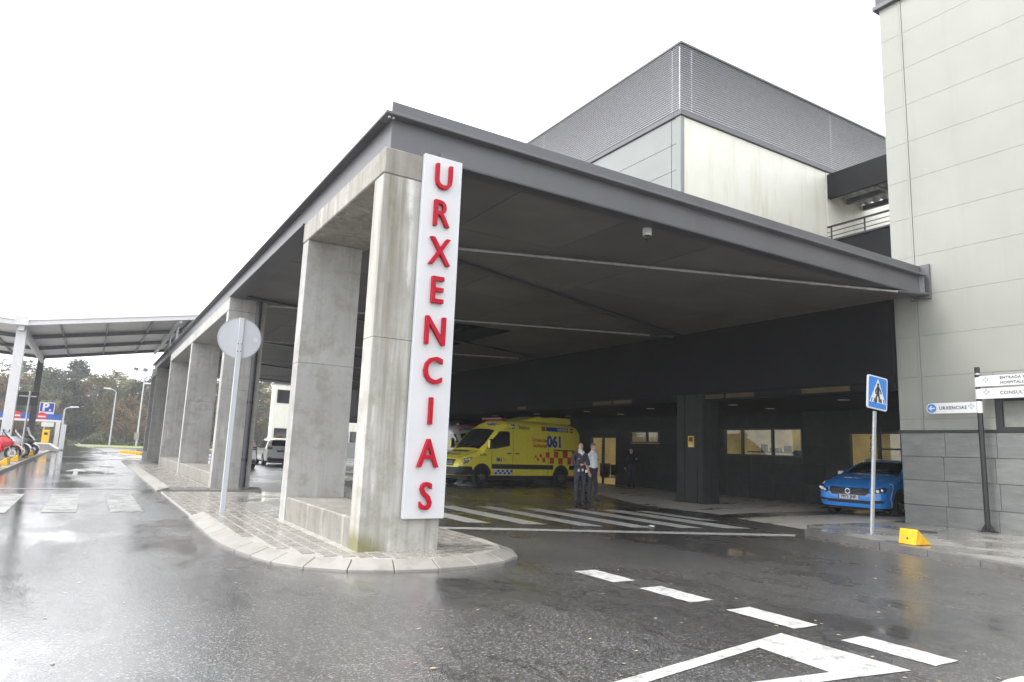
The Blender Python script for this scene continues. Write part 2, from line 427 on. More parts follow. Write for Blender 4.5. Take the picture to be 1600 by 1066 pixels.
# zebra under the canopy, slanting stop line
zb = [(6.86, 7.33, 12.85, 12.62, 15.0), (7.92, 8.42, 12.35, 12.15, 16.6), (9.0, 9.46, 11.82, 11.6, 16.36), (10.0, 10.5, 11.3, 11.12, 15.65),
      (11.1, 11.62, 11.0, 10.83, 15.36), (12.15, 12.75, 10.72, 10.5, 15.0), (13.0, 13.4, 12.3, 11.95, 14.6)]
for x0, x1, ya, yb, yt in zb: marking('zebra_stripe', [(x0, ya), (x1, yb), (x1, yt-.05), (x0, yt)])
marking('stop_line', [(5.78, 11.98), (12.5, 9.2), (12.85, 9.45), (5.86, 12.3)])
# zebra and line across the left lane, lane arrows further on
for x0 in (-2.3, -1.74, -.61, .53):
    if x0 == -2.3: continue
    marking('zebra_stripe', [(x0, 15.9), (x0+.58, 15.9), (x0+.58, 20.7), (x0, 20.7)], mat='paint_worn')
marking('give_way_line', [(-2.3, 22.45), (1.5, 22.45), (1.5, 22.68), (-2.3, 22.68)], mat='paint_worn')
marking('lane_arrow', [(-.35, 30), (-.2, 30), (-.2, 33), (.1, 33), (-.28, 35.6), (-.65, 33), (-.35, 33)], mat='paint_worn')
marking('give_way_line', [(-2.2, 53), (1.5, 53), (1.5, 53.4), (-2.2, 53.4)], mat='paint_worn')
# cover plates in the lane
man_me = MB().lathe([(.32, 0), (.32, .012), (.28, .014), (.27, .010), (.02, .010)], 24).mesh('manhole_cover')
for x, y in ((.1, 43), (.9, 38)): piece('manhole_cover', man_me, (x, y, .002), road, 'steel_dark')

# ---- kerb stones
def kerb(parent, pts, wid, z_in, z_out, step, mat, closed=False, z0=-.06, gap=.010, nose=0.):
    P_ = resample(pts, step)
    for i in range(len(P_)-1):
        a, b = P_[i], P_[i+1]
        ta = (P_[i+1]-P_[max(i-1, 0)]).normalized(); tb = (P_[min(i+2, len(P_)-1)]-P_[i]).normalized()
        na = Vector((-ta.y, ta.x, 0)); nb = Vector((-tb.y, tb.x, 0))
        t = (b-a).normalized(); a2, b2 = a+t*gap/2, b-t*gap/2
        q = [a2, b2, b2+nb*wid, a2+na*wid]; dz = random.uniform(-.004, .004)
        zt = [z_out+dz, z_out+dz, z_in+dz, z_in+dz]
        mbk = MB().add([(p.x, p.y, z0) for p in q]+[(p.x, p.y, z) for p, z in zip(q, zt)],
                       [(0, 3, 2, 1), (4, 5, 6, 7), (0, 1, 5, 4), (1, 2, 6, 5), (2, 3, 7, 6), (3, 0, 4, 7)])
        part('kerb_stone', mbk, mat, parent, bevel=.008)
    return P_

# ---- island under the portals (going round with the road on the right-hand side => kerb path clockwise, inner side on the left)
isl_out = [(1.80, 14.6), (1.76, 12.6), (1.80, 10.7), (2.08, 9.1), (2.55, 8.38), (3.25, 8.02), (4.02, 7.92), (4.86, 8.12), (5.42, 8.55), (5.66, 9.2), (5.70, 10.4), (5.72, 12.2), (5.72, 14.6)]
KW = .25
pp = resample(isl_out, .3)
inner = []
for i, p in enumerate(pp):
    t = (pp[min(i+1, len(pp)-1)]-pp[max(i-1, 0)]).normalized(); inner.append((p.x-t.y*KW, p.y+t.x*KW))
isl = structure('traffic_island', MB().prism(inner[::-1], -.05, .108), 'joint')
kerb(isl, isl_out, KW, .122, .035, .55, 'kerb')
# pavers: rows along Y
cell = .2; cand = []
small = [(x*.97+.11, y*.985+.14) for x, y in inner]
pil = (3.14, 4.27)
for i in range(int(4/cell)+1):
    for j in range(int(7/cell)+1):
        x = 1.95+i*cell; y = 8.0+j*cell+(0.1 if i % 2 else 0)
        if all(inside((x+dx, y+dy), inner) for dx in (-.09, .09) for dy in (-.09, .09)):
            if pil[0]-.1 < x < pil[1]+.1 and 8.95-.05 < y < 13.4: continue
            vis = not (x > 4.3 and y > 9.6+ (x-4.3)*1.0)
            cand.append((not vis, y, x))
cand.sort()
pv_me = MB().box(-.088, .088, -.0975, .0975, -.03, .0).mesh('paver', bevel=.004)
rest = MB()
for k, (h, y, x) in enumerate(cand):
    z = .118+random.uniform(-.0025, .0025)
    if k < 300: piece('paver', pv_me, (x, y, z), isl, 'paver')
    else: rest.box(x-.088, x+.088, y-.0975, y+.0975, z-.03, z)
o = part('pavers_far', rest, 'paver', isl); o['kind'] = 'stuff'
# second strip along the portals further on, dropped kerbs at the drive between
def strip(name, x0, x1, y0, y1, z, kx):
    s_ = structure(name, MB().box(x0, x1, y0, y1, -.05, z-.01), 'joint')
    r = MB()
    n = int((x1-x0)/.2); m_ = int((y1-y0)/.4)
    for i in range(n):
        for j in range(m_):
            x = x0+.02+i*.2; y = y0+j*.4
            r.box(x+.008, x+.185, y+.006, y+.394, z-.03, z+random.uniform(-.002, .002))
    q = part('pavers', r, 'paver', s_); q['kind'] = 'stuff'
    return s_
s1 = strip('dropped_pavement', 1.85, 3.1, 14.65, 21.3, .035, 1.8)
s2 = strip('pavement_strip', 2.08, 3.14, 21.75, 46.5, .12, 1.8)
kerb(s2, [(1.78, 46.5), (1.78, 21.7)], .30, .122, .04, .8, 'kerb')
kerb(s2, [(1.8, 21.72), (4.6, 21.72)], .26, .12, .05, .7, 'kerb')
# pale drive between the first two portals
structure('drive_threshold', MB().add([(3.12, 14.7, .006), (5.7, 14.7, .006), (6.4, 21.6, .006), (3.12, 21.6, .006)], [(0, 1, 2, 3)]), 'walk')

# ---- right-hand pavement with a kerb on the road side
rk = [(17.72, 11.2), (15.3, 10.45), (13.75, 9.95), (13.0, 9.35), (12.80, 8.9), (12.71, 8.5), (12.46, 7.12), (12.15, 5.9), (11.75, 4.8), (11.2, 3.6), (10.2, 2.0), (9.0, .2), (7.6, -2)]
rp = resample(rk[2:], .3); rin = []
for i, p in enumerate(rp):
    t = (rp[min(i+1, len(rp)-1)]-rp[max(i-1, 0)]).normalized(); rin.append((p.x-t.y*.16, p.y+t.x*.16))
walk = structure('pavement', MB().prism([(14.0, 10.0)]+rin+[(7.6, -6), (40, -6), (40, 9.0), (17.75, 10.0)], -.05, .12), 'walk')
kerb(walk, rk[3:], .16, .126, .122, .95, 'kerb_dark')
piece('manhole_cover', man_me, (15.6, 8.35, .118), walk, 'steel_dark')
# pale concrete paving under the building, with a dark channel through it
structure('forecourt', MB().add([(14.0, 10.08, .007), (17.75, 10.08, .125), (25, 10.08, .03), (25, 12.9, .012), (19.6, 12.75, .007), (14.55, 12.45, .007)], [(0, 1, 2, 3, 4, 5)]), 'pale_walk')
structure('entrance_paving', MB().add([(14.9, 13.3, .008), (16.6, 13.55, .008), (25, 13.9, .008), (25, 46, .008), (19.5, 46, .008), (18.3, 24.5, .008), (16.3, 20.0, .008), (14.75, 16.2, .008)], [tuple(range(8))]), 'pale_walk')

# ---- left-hand pavement with kerb (motorcycle bays)
lw = structure('bay_pavement', MB().box(-12, -2.66, 4, 70, -.05, .12), 'walk')
kerb(lw, [(-2.5, 4), (-2.5, 70)], .16, .125, .12, 1.2, 'kerb', gap=.02)
# lawn kerb at the far end of the road
kerb(lw, [(20, 97.6), (3, 93.5), (0, 99), (-1.2, 126)], .15, .1, .1, 2.5, 'kerb')

# ================================================================== CONCRETE PORTALS
X0, X1 = 3.16, 4.25
def portal(label, ys, end_mat='concrete2'):
    t = thing('concrete_portal', label, 'portal', ((X0+X1)/2, ys[0], .1), group='concrete portals carrying the canopy')
    for k, y in enumerate(ys):
        xr = 4.335 if y < 9 else X1
        mbp = MB().box(X0+.012, xr, y, y+.38, -.02, 2.983); o = part('pillar', mbp, 'concrete' if k == 0 and y < 9 else 'concrete2', t, bevel=.007)
        o2 = part('pillar', MB().box(X0+.012, xr, y, y+.38, 2.986, 5.366), 'concrete' if k == 0 and y < 9 else 'concrete2', t, bevel=.007)
    part('lintel', MB().box(X0, (4.345 if ys[0] < 9 else X1+.01), ys[0]-.004, ys[-1]+.384, 5.37, 5.77), 'concrete_dark' if ys[0] < 9 else 'concrete2', t, bevel=.018)
    for a, b in zip(ys[:-1], ys[1:]):
        part('sill_wall', MB().box(X0+.03, X1-.02, a+.385, b-.005, -.02, .515), 'concrete_sill', t, bevel=.02)
    return t
portal('nearest concrete portal, carrying the tall white letter sign', (8.95, 12.95))
portal('long middle concrete portal with low wall between its three pillars', (21.82, 30.41, 39.0))
portal('farthest concrete portal at the far end of the canopy', (47.87, 51.87))
t = thing('downpipe', 'black vertical drainpipe on the face of the middle portal', 'drainpipe', (4.02, 21.72, .12))
part('pipe', MB().tube((4.02, 21.72, .13), (4.02, 21.72, 5.74), .085, n=14), 'steel_dark', t, smooth=40)
for z in (.9, 2.6, 4.3): part('clamp', MB().tube((4.02, 21.72, z), (4.02, 21.72, z+.06), .095, n=14), 'black', t, smooth=40)

# ================================================================== CANOPY
FY, LX, RX, BY = 9.07, 3.28, 17.5, 52.3
cn = thing('canopy', 'large flat grey steel canopy roof over the ambulance bay', 'canopy', (LX, FY, 5.77))
part('web', MB().box(LX, 17.62, FY, FY+.03, 5.80, 6.27), 'steel', cn)
part('top_flange', MB().box(LX-.15, 17.60, FY-.15, FY+.2, 6.272, 6.315), 'steel', cn, bevel=.006)
part('bottom_flange', MB().box(X1+.02, 17.60, FY-.09, FY+.2, 5.76, 5.798), 'steel_dark', cn, bevel=.006)
part('web', MB().box(LX, LX+.03, FY+.032, BY, 5.80, 6.27), 'steel', cn)
part('top_flange', MB().box(LX-.15, LX+.2, FY+.204, BY, 6.27, 6.313), 'steel_dark', cn, bevel=.006)
for a, b in ((13.35, 21.8), (39.4, 47.85)):
    part('bottom_flange', MB().box(LX-.15, LX+.3, a, b, 5.758, 5.799), 'steel_dark', cn, bevel=.006)
part('upstand', MB().box(LX, 17.62, FY+.02, FY+.06, 6.32, 6.56), 'steel', cn)
part('upstand', MB().box(LX+.35, LX+.40, FY+.07, BY, 6.32, 6.50), 'steel', cn)
part('roof_deck', MB().box(LX+.21, RX+.15, FY+.21, BY, 6.10, 6.30), 'steel_dark', cn)
part('end_plate', MB().box(17.64, 17.692, 8.88, 9.38, 5.70, 6.60), 'steel', cn, bevel=.005)
part('stiffener', MB().box(17.50, 17.515, FY-.12, FY, 5.80, 6.27), 'galv', cn)
for q, (y, z) in enumerate(((9.32, 6.45), (9.32, 6.05), (9.32, 5.75))): part('bolt', MB().tube((17.60, y, z), (17.64, y, z), .02, n=6), 'galv', cn)
bolt_me = MB().lathe([(.022, 0), (.022, .02), (.012, .03)], 6).mesh('bolt')
for q in range(2): piece('bolt', bolt_me, (LX-.08, FY-.08, 6.262-.03), cn, 'galv').location.x += q*.0+.06*q
# soffit boards
px, py = 2.36, 2.4
bd = {}
nX, nY = 6, 18; wx = (RX-LX-.06)/nX; wy = (BY-FY-.25)/nY
bme = MB().box(-wx/2+.008, wx/2-.008, -wy/2+.008, wy/2-.008, 0, .03).mesh('soffit_panel')
for i in range(nX):
    for j in range(nY):
        piece('soffit_panel', bme, (LX+.06+wx*(i+.5), FY+.22+wy*(j+.5), 5.80+random.uniform(-.003, .003)), cn, 'soffit')
part('skylight', MB().box(10.4, 12.6, 20.9, 25.6, 5.772, 5.79), 'glass', cn, label='bluish glazed strip in the soffit')
# bracing: steel rods with couplings one way, flat dark bars the other way
for k in range(5):
    y = 8.72+8.7*k
    a, b = Vector((17.2, y, 5.70)), Vector((3.5, y+4.88, 5.70))
    if b.y > 50: break
    rod = part('brace_rod', MB().tube(a.lerp(b, .06), b, .028, n=10), 'rod', cn, smooth=40)
    part('fork_end', MB().tube(a, a.lerp(b, .06), .045, n=8), 'steel_dark', rod, smooth=40)
    n = 9
    for q in range(1, n):
        c = a.lerp(b, q/n); d = (b-a).normalized()*.07
        part('coupling', MB().tube(c-d, c+d, .036, n=8), 'rod', rod, smooth=40)
    a, b = Vector((3.6, y+4.0, 0)), Vector((17.3, y+8.62, 0)); d = (b-a).normalized(); nn = Vector((-d.y, d.x, 0))*.13
    q = [a-nn, b-nn, b+nn, a+nn]
    part('brace_bar', MB().prism([(p.x, p.y) for p in q], 5.735, 5.785), 'steel_dark', cn)
t = thing('security_camera', 'small white dome camera under the canopy near its front beam', 'camera', (8.65, 9.45, 5.6))
part('housing', MB().lathe([(.085, 5.66), (.09, 5.70), (.09, 5.80)], 20, c=(8.65, 9.45, 0)), 'white_sign', t, smooth=40)
part('dome', MB().lathe([(.01, 5.585), (.045, 5.60), (.065, 5.63), (.068, 5.662)], 16, c=(8.65, 9.45, 0)), 'glass', t, smooth=0)

# ================================================================== LETTER SIGN
t = thing('letter_sign', 'tall white vertical sign with raised red letters URXENCIAS', 'sign', (4.05, 8.9, .53))
SY = 8.86
part('panel', MB().box(3.745, 4.365, SY, 8.935, .53, 5.79), 'letter_panel', t, bevel=.006)
part('bracket', MB().box(4.0, 4.30, 8.80+.07, 8.99, 5.795, 5.86), 'steel', t)
zs = [(5.66, 5.28), (5.10, 4.71), (4.53, 4.13), (3.95, 3.56), (3.36, 2.95), (2.78, 2.39), (2.20, 1.82), (1.62, 1.23), (1.03, .65)]
for ch, (a, b) in zip('URXENCIAS', zs):
    l = text_mb(ch, 1., .0, .009); xs = [p[0] for p in l.v]; ys_ = [p[1] for p in l.v]
    l = text_mb(ch, 1., .09, .009); h = a-b; sy = h/(max(ys_)-min(ys_)); cx = (max(xs)+min(xs))/2; cy = (max(ys_)+min(ys_))/2
    wdt = (max(xs)-min(xs)); sx = min(sy*.82, .335/wdt)
    l.xf(lambda x, y, z: (4.05+(x-cx)*sx, SY-.036-z*.36, (a+b)/2+(y-cy)*sy))
    part('letter', l, 'red', t)

# ================================================================== RIGHT-HAND BUILDING (slate base, pale panels)
RW = 17.7
rb = thing('clad_building', 'tall pale green panelled building with slate stone base at the right', 'building', (22, 4, .1))
part('core', MB().box(RW+.053, 34, -14, 9.79, .0, 14.2), 'joint_grey', rb)
zl = [14.22-.0, 13.21, 12.16, 11.10, 10.04, 8.99, 7.94, 6.88, 5.83, 4.78, 3.74, 2.69, 2.41]
ysegs = [(9.85, 9.30), (9.25, 2.2), (2.18, -5), (-5.02, -13)]
for ya, yb in ysegs:
    for a, b in zip(zl[:-1], zl[1:]):
        if a == 14.22: pass
        y1, y0 = ya-.004, yb+.004
        segs = [(y0, y1)]
        if ya == 9.25 and a < 3.8:
            wy0, wy1 = 5.2, 7.64
            if a <= 3.75 and b >= 2.6:
                part('panel', MB().box(RW, RW+.05, y0, wy0, b+.002, a-.002), 'panel_r', rb, bevel=.0025)
                part('panel', MB().box(RW, RW+.05, wy1, y1, b+.002, a-.002), 'panel_r', rb, bevel=.0025)
                part('panel', MB().box(RW, RW+.05, wy0+.004, wy1-.004, 3.14, a-.006), 'panel_r', rb, bevel=.004); continue
            part('panel', MB().box(RW, RW+.05, y0, wy0, b+.002, a-.002), 'panel_r', rb, bevel=.0025)
            part('panel', MB().box(RW, RW+.05, wy1, y1, b+.002, a-.002), 'panel_r', rb, bevel=.0025); continue
        part('panel', MB().box(RW, RW+.05, y0, y1, b+.002, a-.002), 'panel_r', rb, bevel=.0025)
part('joint_cover', MB().box(RW-.012, RW+.04, 9.255, 9.295, 2.42, 14.2), 'panel_r', rb)
part('end_return', MB().box(RW+.052, 34, 9.795, 9.845, 2.42, 14.2), 'panel_r', rb)
part('trim', MB().box(RW-.04, 34, -13, 9.88, 2.345, 2.40), 'black', rb)
part('cornice', MB().box(RW-.12, 34, -14, 9.98, 14.23, 14.36), 'steel', rb, bevel=.01)
part('cornice', MB().box(RW-.06, 34, -14, 9.92, 14.37, 14.62), 'steel_dark', rb, bevel=.01)
# slate slabs
rows = [(.10, .575), (.585, 1.175), (1.185, 1.755), (1.765, 2.34)]
for k, (a, b) in enumerate(rows):
    y = 9.83; n = 0
    while y > -6:
        wd = 1.03 if n else (1.0 + (.06 if k % 2 else 0)); 
        if n > 0: wd = 1.12
        x = RW-.02+random.uniform(-.006, .006)
        part('stone_slab', MB().box(x, RW+.055, y-wd+.006, y-.002, a, b), 'slate', rb, bevel=.006); y -= wd; n += 1
part('end_slab', MB().box(RW+.06, 22, 9.80, 9.835, .1, 2.34), 'slate', rb)
wn = part('window_frame', MB().box(RW-.02, RW+.10, 7.50, 7.64, 2.40, 3.14).box(RW-.02, RW+.10, 5.2, 5.32, 2.40, 3.14).box(RW-.02, RW+.10, 5.32, 7.5, 3.06, 3.14).box(RW-.02, RW+.10, 5.32, 7.5, 2.40, 2.47).box(RW+.0, RW+.10, 6.38, 6.46, 2.47, 3.06), 'black', rb)
part('pane', MB().box(RW+.06, RW+.075, 5.32, 6.38, 2.47, 3.06), 'glass', wn); part('pane', MB().box(RW+.06, RW+.075, 6.46, 7.5, 2.47, 3.06), 'glass', wn)
wn.location = -rb.location

# ================================================================== MAIN BUILDING over the recessed entrance
hb = thing('hospital_building', 'large hospital block with louvred roof screen above dark recessed entrance', 'building', (24, 30, 0))
DX, BX, CZ = 17.55, 23.0, 3.42
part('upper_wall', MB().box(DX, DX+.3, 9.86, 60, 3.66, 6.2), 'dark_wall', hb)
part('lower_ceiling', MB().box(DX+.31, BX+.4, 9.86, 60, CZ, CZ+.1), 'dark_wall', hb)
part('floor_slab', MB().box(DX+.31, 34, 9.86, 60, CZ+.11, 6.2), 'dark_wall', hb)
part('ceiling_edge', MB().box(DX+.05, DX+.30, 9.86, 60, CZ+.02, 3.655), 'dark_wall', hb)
# entrance columns, clad in dark stone boards
for y in (16.35,):
    c = part('column', MB().box(DX-.03, DX+.72, y, y+1.18, .0, 3.655), 'dark_stone', hb)
    for a, b in ((.0, .22), (.24, .78), (.80, 1.17)):
        part('cladding_board', MB().box(DX-.055, DX-.031, y+a+.004, y+b-.004, .02, 3.65), 'dark_stone', c)
    for q in (0, 1): part('cladding_board', MB().box(DX-.03+.38*q, DX-.03+.38*q+.365, y-.024, y-.001, .02, 3.65), 'dark_stone', c)
# back wall in dark slabs with openings: (y0, y1, z0, z1)
ops = [(12.2, 14.62, .0, 2.62), (16.5, 20.25, 1.68, 2.78), (24.2, 26.25, 2.12, 2.70), (27.25, 29.35, .0, 2.42)]
slab_id = 0; backing = MB()
zrow = [.0, .58, 1.12, 1.68, 2.12, 2.42, 2.62, 2.78, 3.42]
ycut = sorted(set([9.9, 60.]+[v for o_ in ops for v in o_[:2]]))
for a, b in zip(ycut[:-1], ycut[1:]):
    n = max(1, round((b-a)/1.25)); 
    for z0, z1 in ((.0, .70), (.70, 1.40), (1.40, 2.10), (2.10, 2.75), (2.75, 3.42)):
        for k in range(n):
            y0, y1 = a+(b-a)*k/n, a+(b-a)*(k+1)/n; zs_ = [(z0, z1)]
            for (oy0, oy1, oz0, oz1) in ops:
                if oy0 < (y0+y1)/2 < oy1:
                    nz = []
                    for s0, s1 in zs_:
                        if s1 <= oz0 or s0 >= oz1: nz.append((s0, s1)); continue
                        if s0 < oz0: nz.append((s0, oz0))
                        if s1 > oz1: nz.append((oz1, s1))
                    zs_ = nz
            for s0, s1 in zs_:
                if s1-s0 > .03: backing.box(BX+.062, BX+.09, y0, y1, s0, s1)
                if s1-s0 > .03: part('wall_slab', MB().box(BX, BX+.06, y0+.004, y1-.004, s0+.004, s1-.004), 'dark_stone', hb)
part('light_stop_backing', backing, 'dark_wall', hb)  # unseen sheet added behind the slabs to stop room glow leaking through joints
part('return_wall', MB().box(15.6, BX+.5, 41.5, 41.7, 0, 5.78), 'dark_wall', hb)
M['room'] = plain('glowing_room_wall', (.55, .42, .19), .7, var=.25, scale=1.3, emit=.11)  # walls and floor glow themselves, emission standing in for the room lighting
M['room2'] = plain('glowing_room_wall_dim', (.42, .34, .16), .7, var=.35, scale=1.1, emit=.075)  # weaker self-glow, room light again put into the wall colour
M['sign_blue_in'] = plain('blue_fabric', (.05, .12, .2), .8)
M['lamp_on'] = plain('lit_lamp', (1, .95, .85), .5, emit=1.2)
M['pane_clear'] = None
def _clear():
    t = NT('clear_pane'); gl = t.n('BsdfGlossy'); gl.inputs['Roughness'].default_value = .03; tr = t.n('BsdfTransparent'); tr.inputs[0].default_value = (.85, .86, .84, 1)
    mxs = t.n('MixShader'); lw_ = t.n('LayerWeight'); fac = t.math('ADD', t.math('MULTIPLY', t.math('POWER', lw_.outputs['Facing'], 5.), .7), .05)
    t.l(fac, mxs.inputs[0]); t.l(tr.outputs[0], mxs.inputs[1]); t.l(gl.outputs[0], mxs.inputs[2]); t.l(mxs.outputs[0], t.t.nodes['Material Output'].inputs[0]); return t.m
M['pane_clear'] = _clear()
def opening(name, y0, y1, z0, z1, mull, room, depth=1.6, label=None):
    f = MB(); fr = .06
    f.box(BX-.03, BX+.09, y0, y0+fr, z0, z1).box(BX-.03, BX+.09, y1-fr, y1, z0, z1).box(BX-.03, BX+.09, y0+fr, y1-fr, z1-fr, z1)
    if z0 > .1: f.box(BX-.03, BX+.09, y0+fr, y1-fr, z0, z0+fr)
    for mY in mull: f.box(BX-.02, BX+.08, mY-.05, mY+.05, z0+(fr if z0 > .1 else 0), z1-fr)
    fo = part(name, f, 'black', hb, label=label)
    cuts = [y0+fr]+[v for mY in mull for v in (mY-.05, mY+.05)]+[y1-fr]
    for a, b in zip(cuts[::2], cuts[1::2]): part('pane', MB().box(BX+.03, BX+.04, a, b, z0+fr, z1-fr), 'pane_clear', fo)
    r = MB(); X2 = BX+depth
    r.add([(X2, y0-.4, 0), (X2, y1+.4, 0), (X2, y1+.4, 3.2), (X2, y0-.4, 3.2)], [(0, 1, 2, 3)])
    r.add([(BX+.1, y0-.4, 0), (X2, y0-.4, 0), (X2, y0-.4, 3.2), (BX+.1, y0-.4, 3.2)], [(0, 1, 2, 3)])
    r.add([(BX+.1, y1+.4, 0), (X2, y1+.4, 0), (X2, y1+.4, 3.2), (BX+.1, y1+.4, 3.2)], [(0, 1, 2, 3)])
    r.add([(BX+.1, y0-.4, .02), (X2, y0-.4, .02), (X2, y1+.4, .02), (BX+.1, y1+.4, .02)], [(0, 1, 2, 3)])
    part('room', r, room, fo)
    return fo
f1 = opening('door_glazing', 12.2, 14.62, 0, 2.62, (13.55, 12.75), 'room', .9, 'lit glass door lettered PEDIATRIA')
f2 = opening('window_frame', 16.5, 20.25, 1.68, 2.78, (17.85, 19.32), 'room2', 2.2, 'wide lit window of three panes')
f3 = opening('window_frame', 24.2, 26.25, 2.12, 2.70, (25.05,), 'room2', 2.0)
f4 = opening('door_glazing', 27.25, 29.35, 0, 2.42, (28.35,), 'room', 1.2, 'lit glass door behind the two men')
part('blind', MB().box(BX+.2, BX+.21, 25.15, 26.1, 2.5, 2.62), 'white_sign', f3)
part('wall_cabinet', MB().box(BX+1.9, BX+2.1, 17.0, 17.6, 2.1, 2.5), 'room', f2)
part('seat_back', MB().box(BX+.5, BX+.6, 27.4, 28.3, .3, 1.0).box(BX+.5, BX+.6, 28.45, 29.2, .3, 1.05), 'plastic', f4)
part('lamp', MB().box(BX+1.15, BX+1.19, 27.75, 27.95, 1.85, 1.98), 'lamp_on', f4)
part('ceiling_lamp', MB().box(BX+.8, BX+1.6, 17.6, 18.8, 3.0, 3.05), 'lamp_on', f2)
part('curtain', MB().ext([(16.62+.06*q, 1.5+.0*q) for q in range(2)]+[(16.68, 2.8), (16.62, 2.8)], 'x', BX+.15, BX+.45), 'white_sign', f2)
part('shelf', MB().box(BX+1.6, BX+2.1, 18.2, 20.4, 1.85, 1.9).box(BX+1.7, BX+1.95, 18.4, 18.6, 1.9, 2.15).box(BX+1.7, BX+1.95, 18.9, 19.3, 1.9, 2.05).box(BX+1.7, BX+1.95, 19.6, 19.75, 1.9, 2.2), 'plastic', f2)
part('chair_back', MB().box(BX+.6, BX+.68, 16.9, 17.35, 1.3, 1.95), 'sign_blue_in', f2)
part('inner_door', MB().box(BX+.85, BX+.88, 13.05, 13.3, .0, 2.3), 'plastic', f1)
part('poster', MB().box(BX+.86, BX+.88, 12.35, 12.7, 1.3, 1.8), 'white_sign', f1)
part('switch', MB().box(BX+.86, BX+.88, 14.1, 14.2, 2.1, 2.25), 'white_sign', f1)
part('transom', MB().box(BX-.02, BX+.08, 12.26, 13.5, 2.02, 2.08), 'black', f1)
def vtext(s, X, y, ztop, pitch_, size, parent, mat):
    for k, ch in enumerate(s):
        l = text_mb(ch, size, .0, .004); l.xf(lambda x, yy, z: (X, y-x, ztop-k*pitch_+yy)); part('letter', l, mat, parent)
vtext('PEDIATRIA', BX+.02, 13.83, 2.40, .20, .2, f1, 'black')
for q in range(7): part('letter_mark', MB().box(BX+.018, BX+.022, 28.44, 28.50, 2.12-q*.17, 2.22-q*.17), 'black', f4)
# recessed ceiling lamps
dl = MB().lathe([(.17, -.012), (.17, 0), (.14, .004)], 20).mesh('downlight')
for x in (19.3, 21.3):
    for y in (12.4, 16.6, 20.8, 25, 29.2, 33.4): piece('downlight', dl, (x, y, CZ-.004), hb, 'white_sign')
M['cove'] = plain('cove_panel', (.07, .048, .018), .6, var=.3, scale=2.)
for a, b in ((11.1, 12.6), (14.3, 15.4), (15.5, 16.3), (20.0, 21.1), (21.2, 22.4), (27.5, 28.3)):
    part('cove_panel', MB().box(DX+.03, DX+.048, a, b, CZ+.06, 3.62), 'cove', hb)
# sign plate on the column
pl = thing('camera_notice', 'small yellow notice plate on the dark entrance column', 'notice', (DX-.06, 16.85, 2.0))
part('plate', MB().box(DX-.075, DX-.058, 16.72, 16.98, 1.86, 2.24), plain('notice_yellow', (.75, .48, .03), .4), pl)
part('pictogram', MB().box(DX-.079, DX-.076, 16.76, 16.94, 2.05, 2.2), 'black', pl)
part('lettering', MB().box(DX-.079, DX-.076, 16.75, 16.95, 1.88, 1.93), 'white_sign', pl)
# upper block: cream front, grey-green side, louvre screen on top
UY, UX, LZ, LT = 17.55, 17.7, 14.42, 17.34
part('front_wall', MB().box(UX+.18, 26.6, UY, UY+.2, 6.2, 14.3), 'cream', hb)
part('front_wall', MB().box(26.62, 40, UY-.02, UY+.2, 6.2, 14.3), 'cream', hb)
part('corner_trim', MB().box(UX-.02, UX+.17, UY-.03, UY+.2, 6.2, 14.3), 'panel_blue', hb)
for a, b in ((UY+.21, 18.0), (18.03, 27.0), (27.02, 36), (36.02, 45)):
    z = 14.3
    while z > 6.4: part('side_panel', MB().box(UX, UX+.08, a, b, z-1.04, z-.01), 'panel_blue', hb); z -= 1.05
part('core', MB().box(UX+.09, 39.9, UY+.21, 44.9, 6.2, 14.35), 'steel_dark', hb)
part('parapet', MB().box(UX-.07, 40, UY-.09, UY+.3, LZ-.10, LZ+.10), 'steel', hb, bevel=.01)
part('parapet', MB().box(UX-.07, UX+.3, UY+.31, 45, LZ-.10, LZ+.10), 'steel', hb, bevel=.01)
part('screen_cap', MB().box(UX-.03, 40, UY-.05, UY+.12, LT-.04, LT+.04), 'steel', hb)
part('screen_cap', MB().box(UX-.03, UX+.14, UY+.13, 45, LT-.04, LT+.04), 'steel', hb)
NS = 29; pit = (LT-.06-LZ-.14)/NS
for a, b, ax in ((UX, 18.30, 'x'), (18.335, 27.12, 'x'), (27.155, 36, 'x'), (UY+.1, 18.0, 'y'), (18.035, 26.92, 'y'), (26.955, 36, 'y')):
    L = b-a
    if ax == 'x': me = MB().ext([(0, -.024), (.05, -.024), (.05, .024), (0, .024)], 'x', 0, L).mesh('louvre_slat')
    else: me = MB().ext([(0, -.024), (.05, -.024), (.05, .024), (0, .024)], 'y', 0, L).mesh('louvre_slat')
    for k in range(NS):
        z = LZ+.15+pit*(k+.5)
        piece('louvre_slat', me, (a, UY, z) if ax == 'x' else (UX, a, z), hb, 'slat')
# link terrace between the two blocks: dark roof edge, corrugated underside, railing, dark parapet
lk = thing('link_terrace', 'dark roofed link terrace with railing between the two buildings', 'terrace', (28, 13.7, 6.2))
part('fascia', MB().box(26.65, 26.85, 9.9, 17.5, 13.06, 14.18), 'dark_wall', lk)
part('roof', MB().box(26.86, 29.5, 9.9, 17.5, 13.5, 13.6), 'dark_wall', lk)
for k in range(18):
    y = 10.0+k*.42; part('corrugation', MB().ext([(y, 13.49), (y+.1, 13.36), (y+.26, 13.36), (y+.36, 13.49)], 'x', 26.9, 29.45), 'white_sign', lk)
for x in (28.0, 29.3): part('roof_beam', MB().box(x, x+.16, 9.9, 17.5, 13.12, 13.34), 'steel_dark', lk)
for y in (12.2, 15.4): part('roof_beam', MB().box(26.9, 29.45, y, y+.14, 13.02, 13.11), 'steel_dark', lk)
part('parapet', MB().box(26.3, 26.5, 9.9, 17.5, 6.3, 10.95), 'dark_wall', lk)
part('coping', MB().box(26.25, 26.55, 9.9, 17.5, 10.96, 11.03), 'steel_dark', lk)
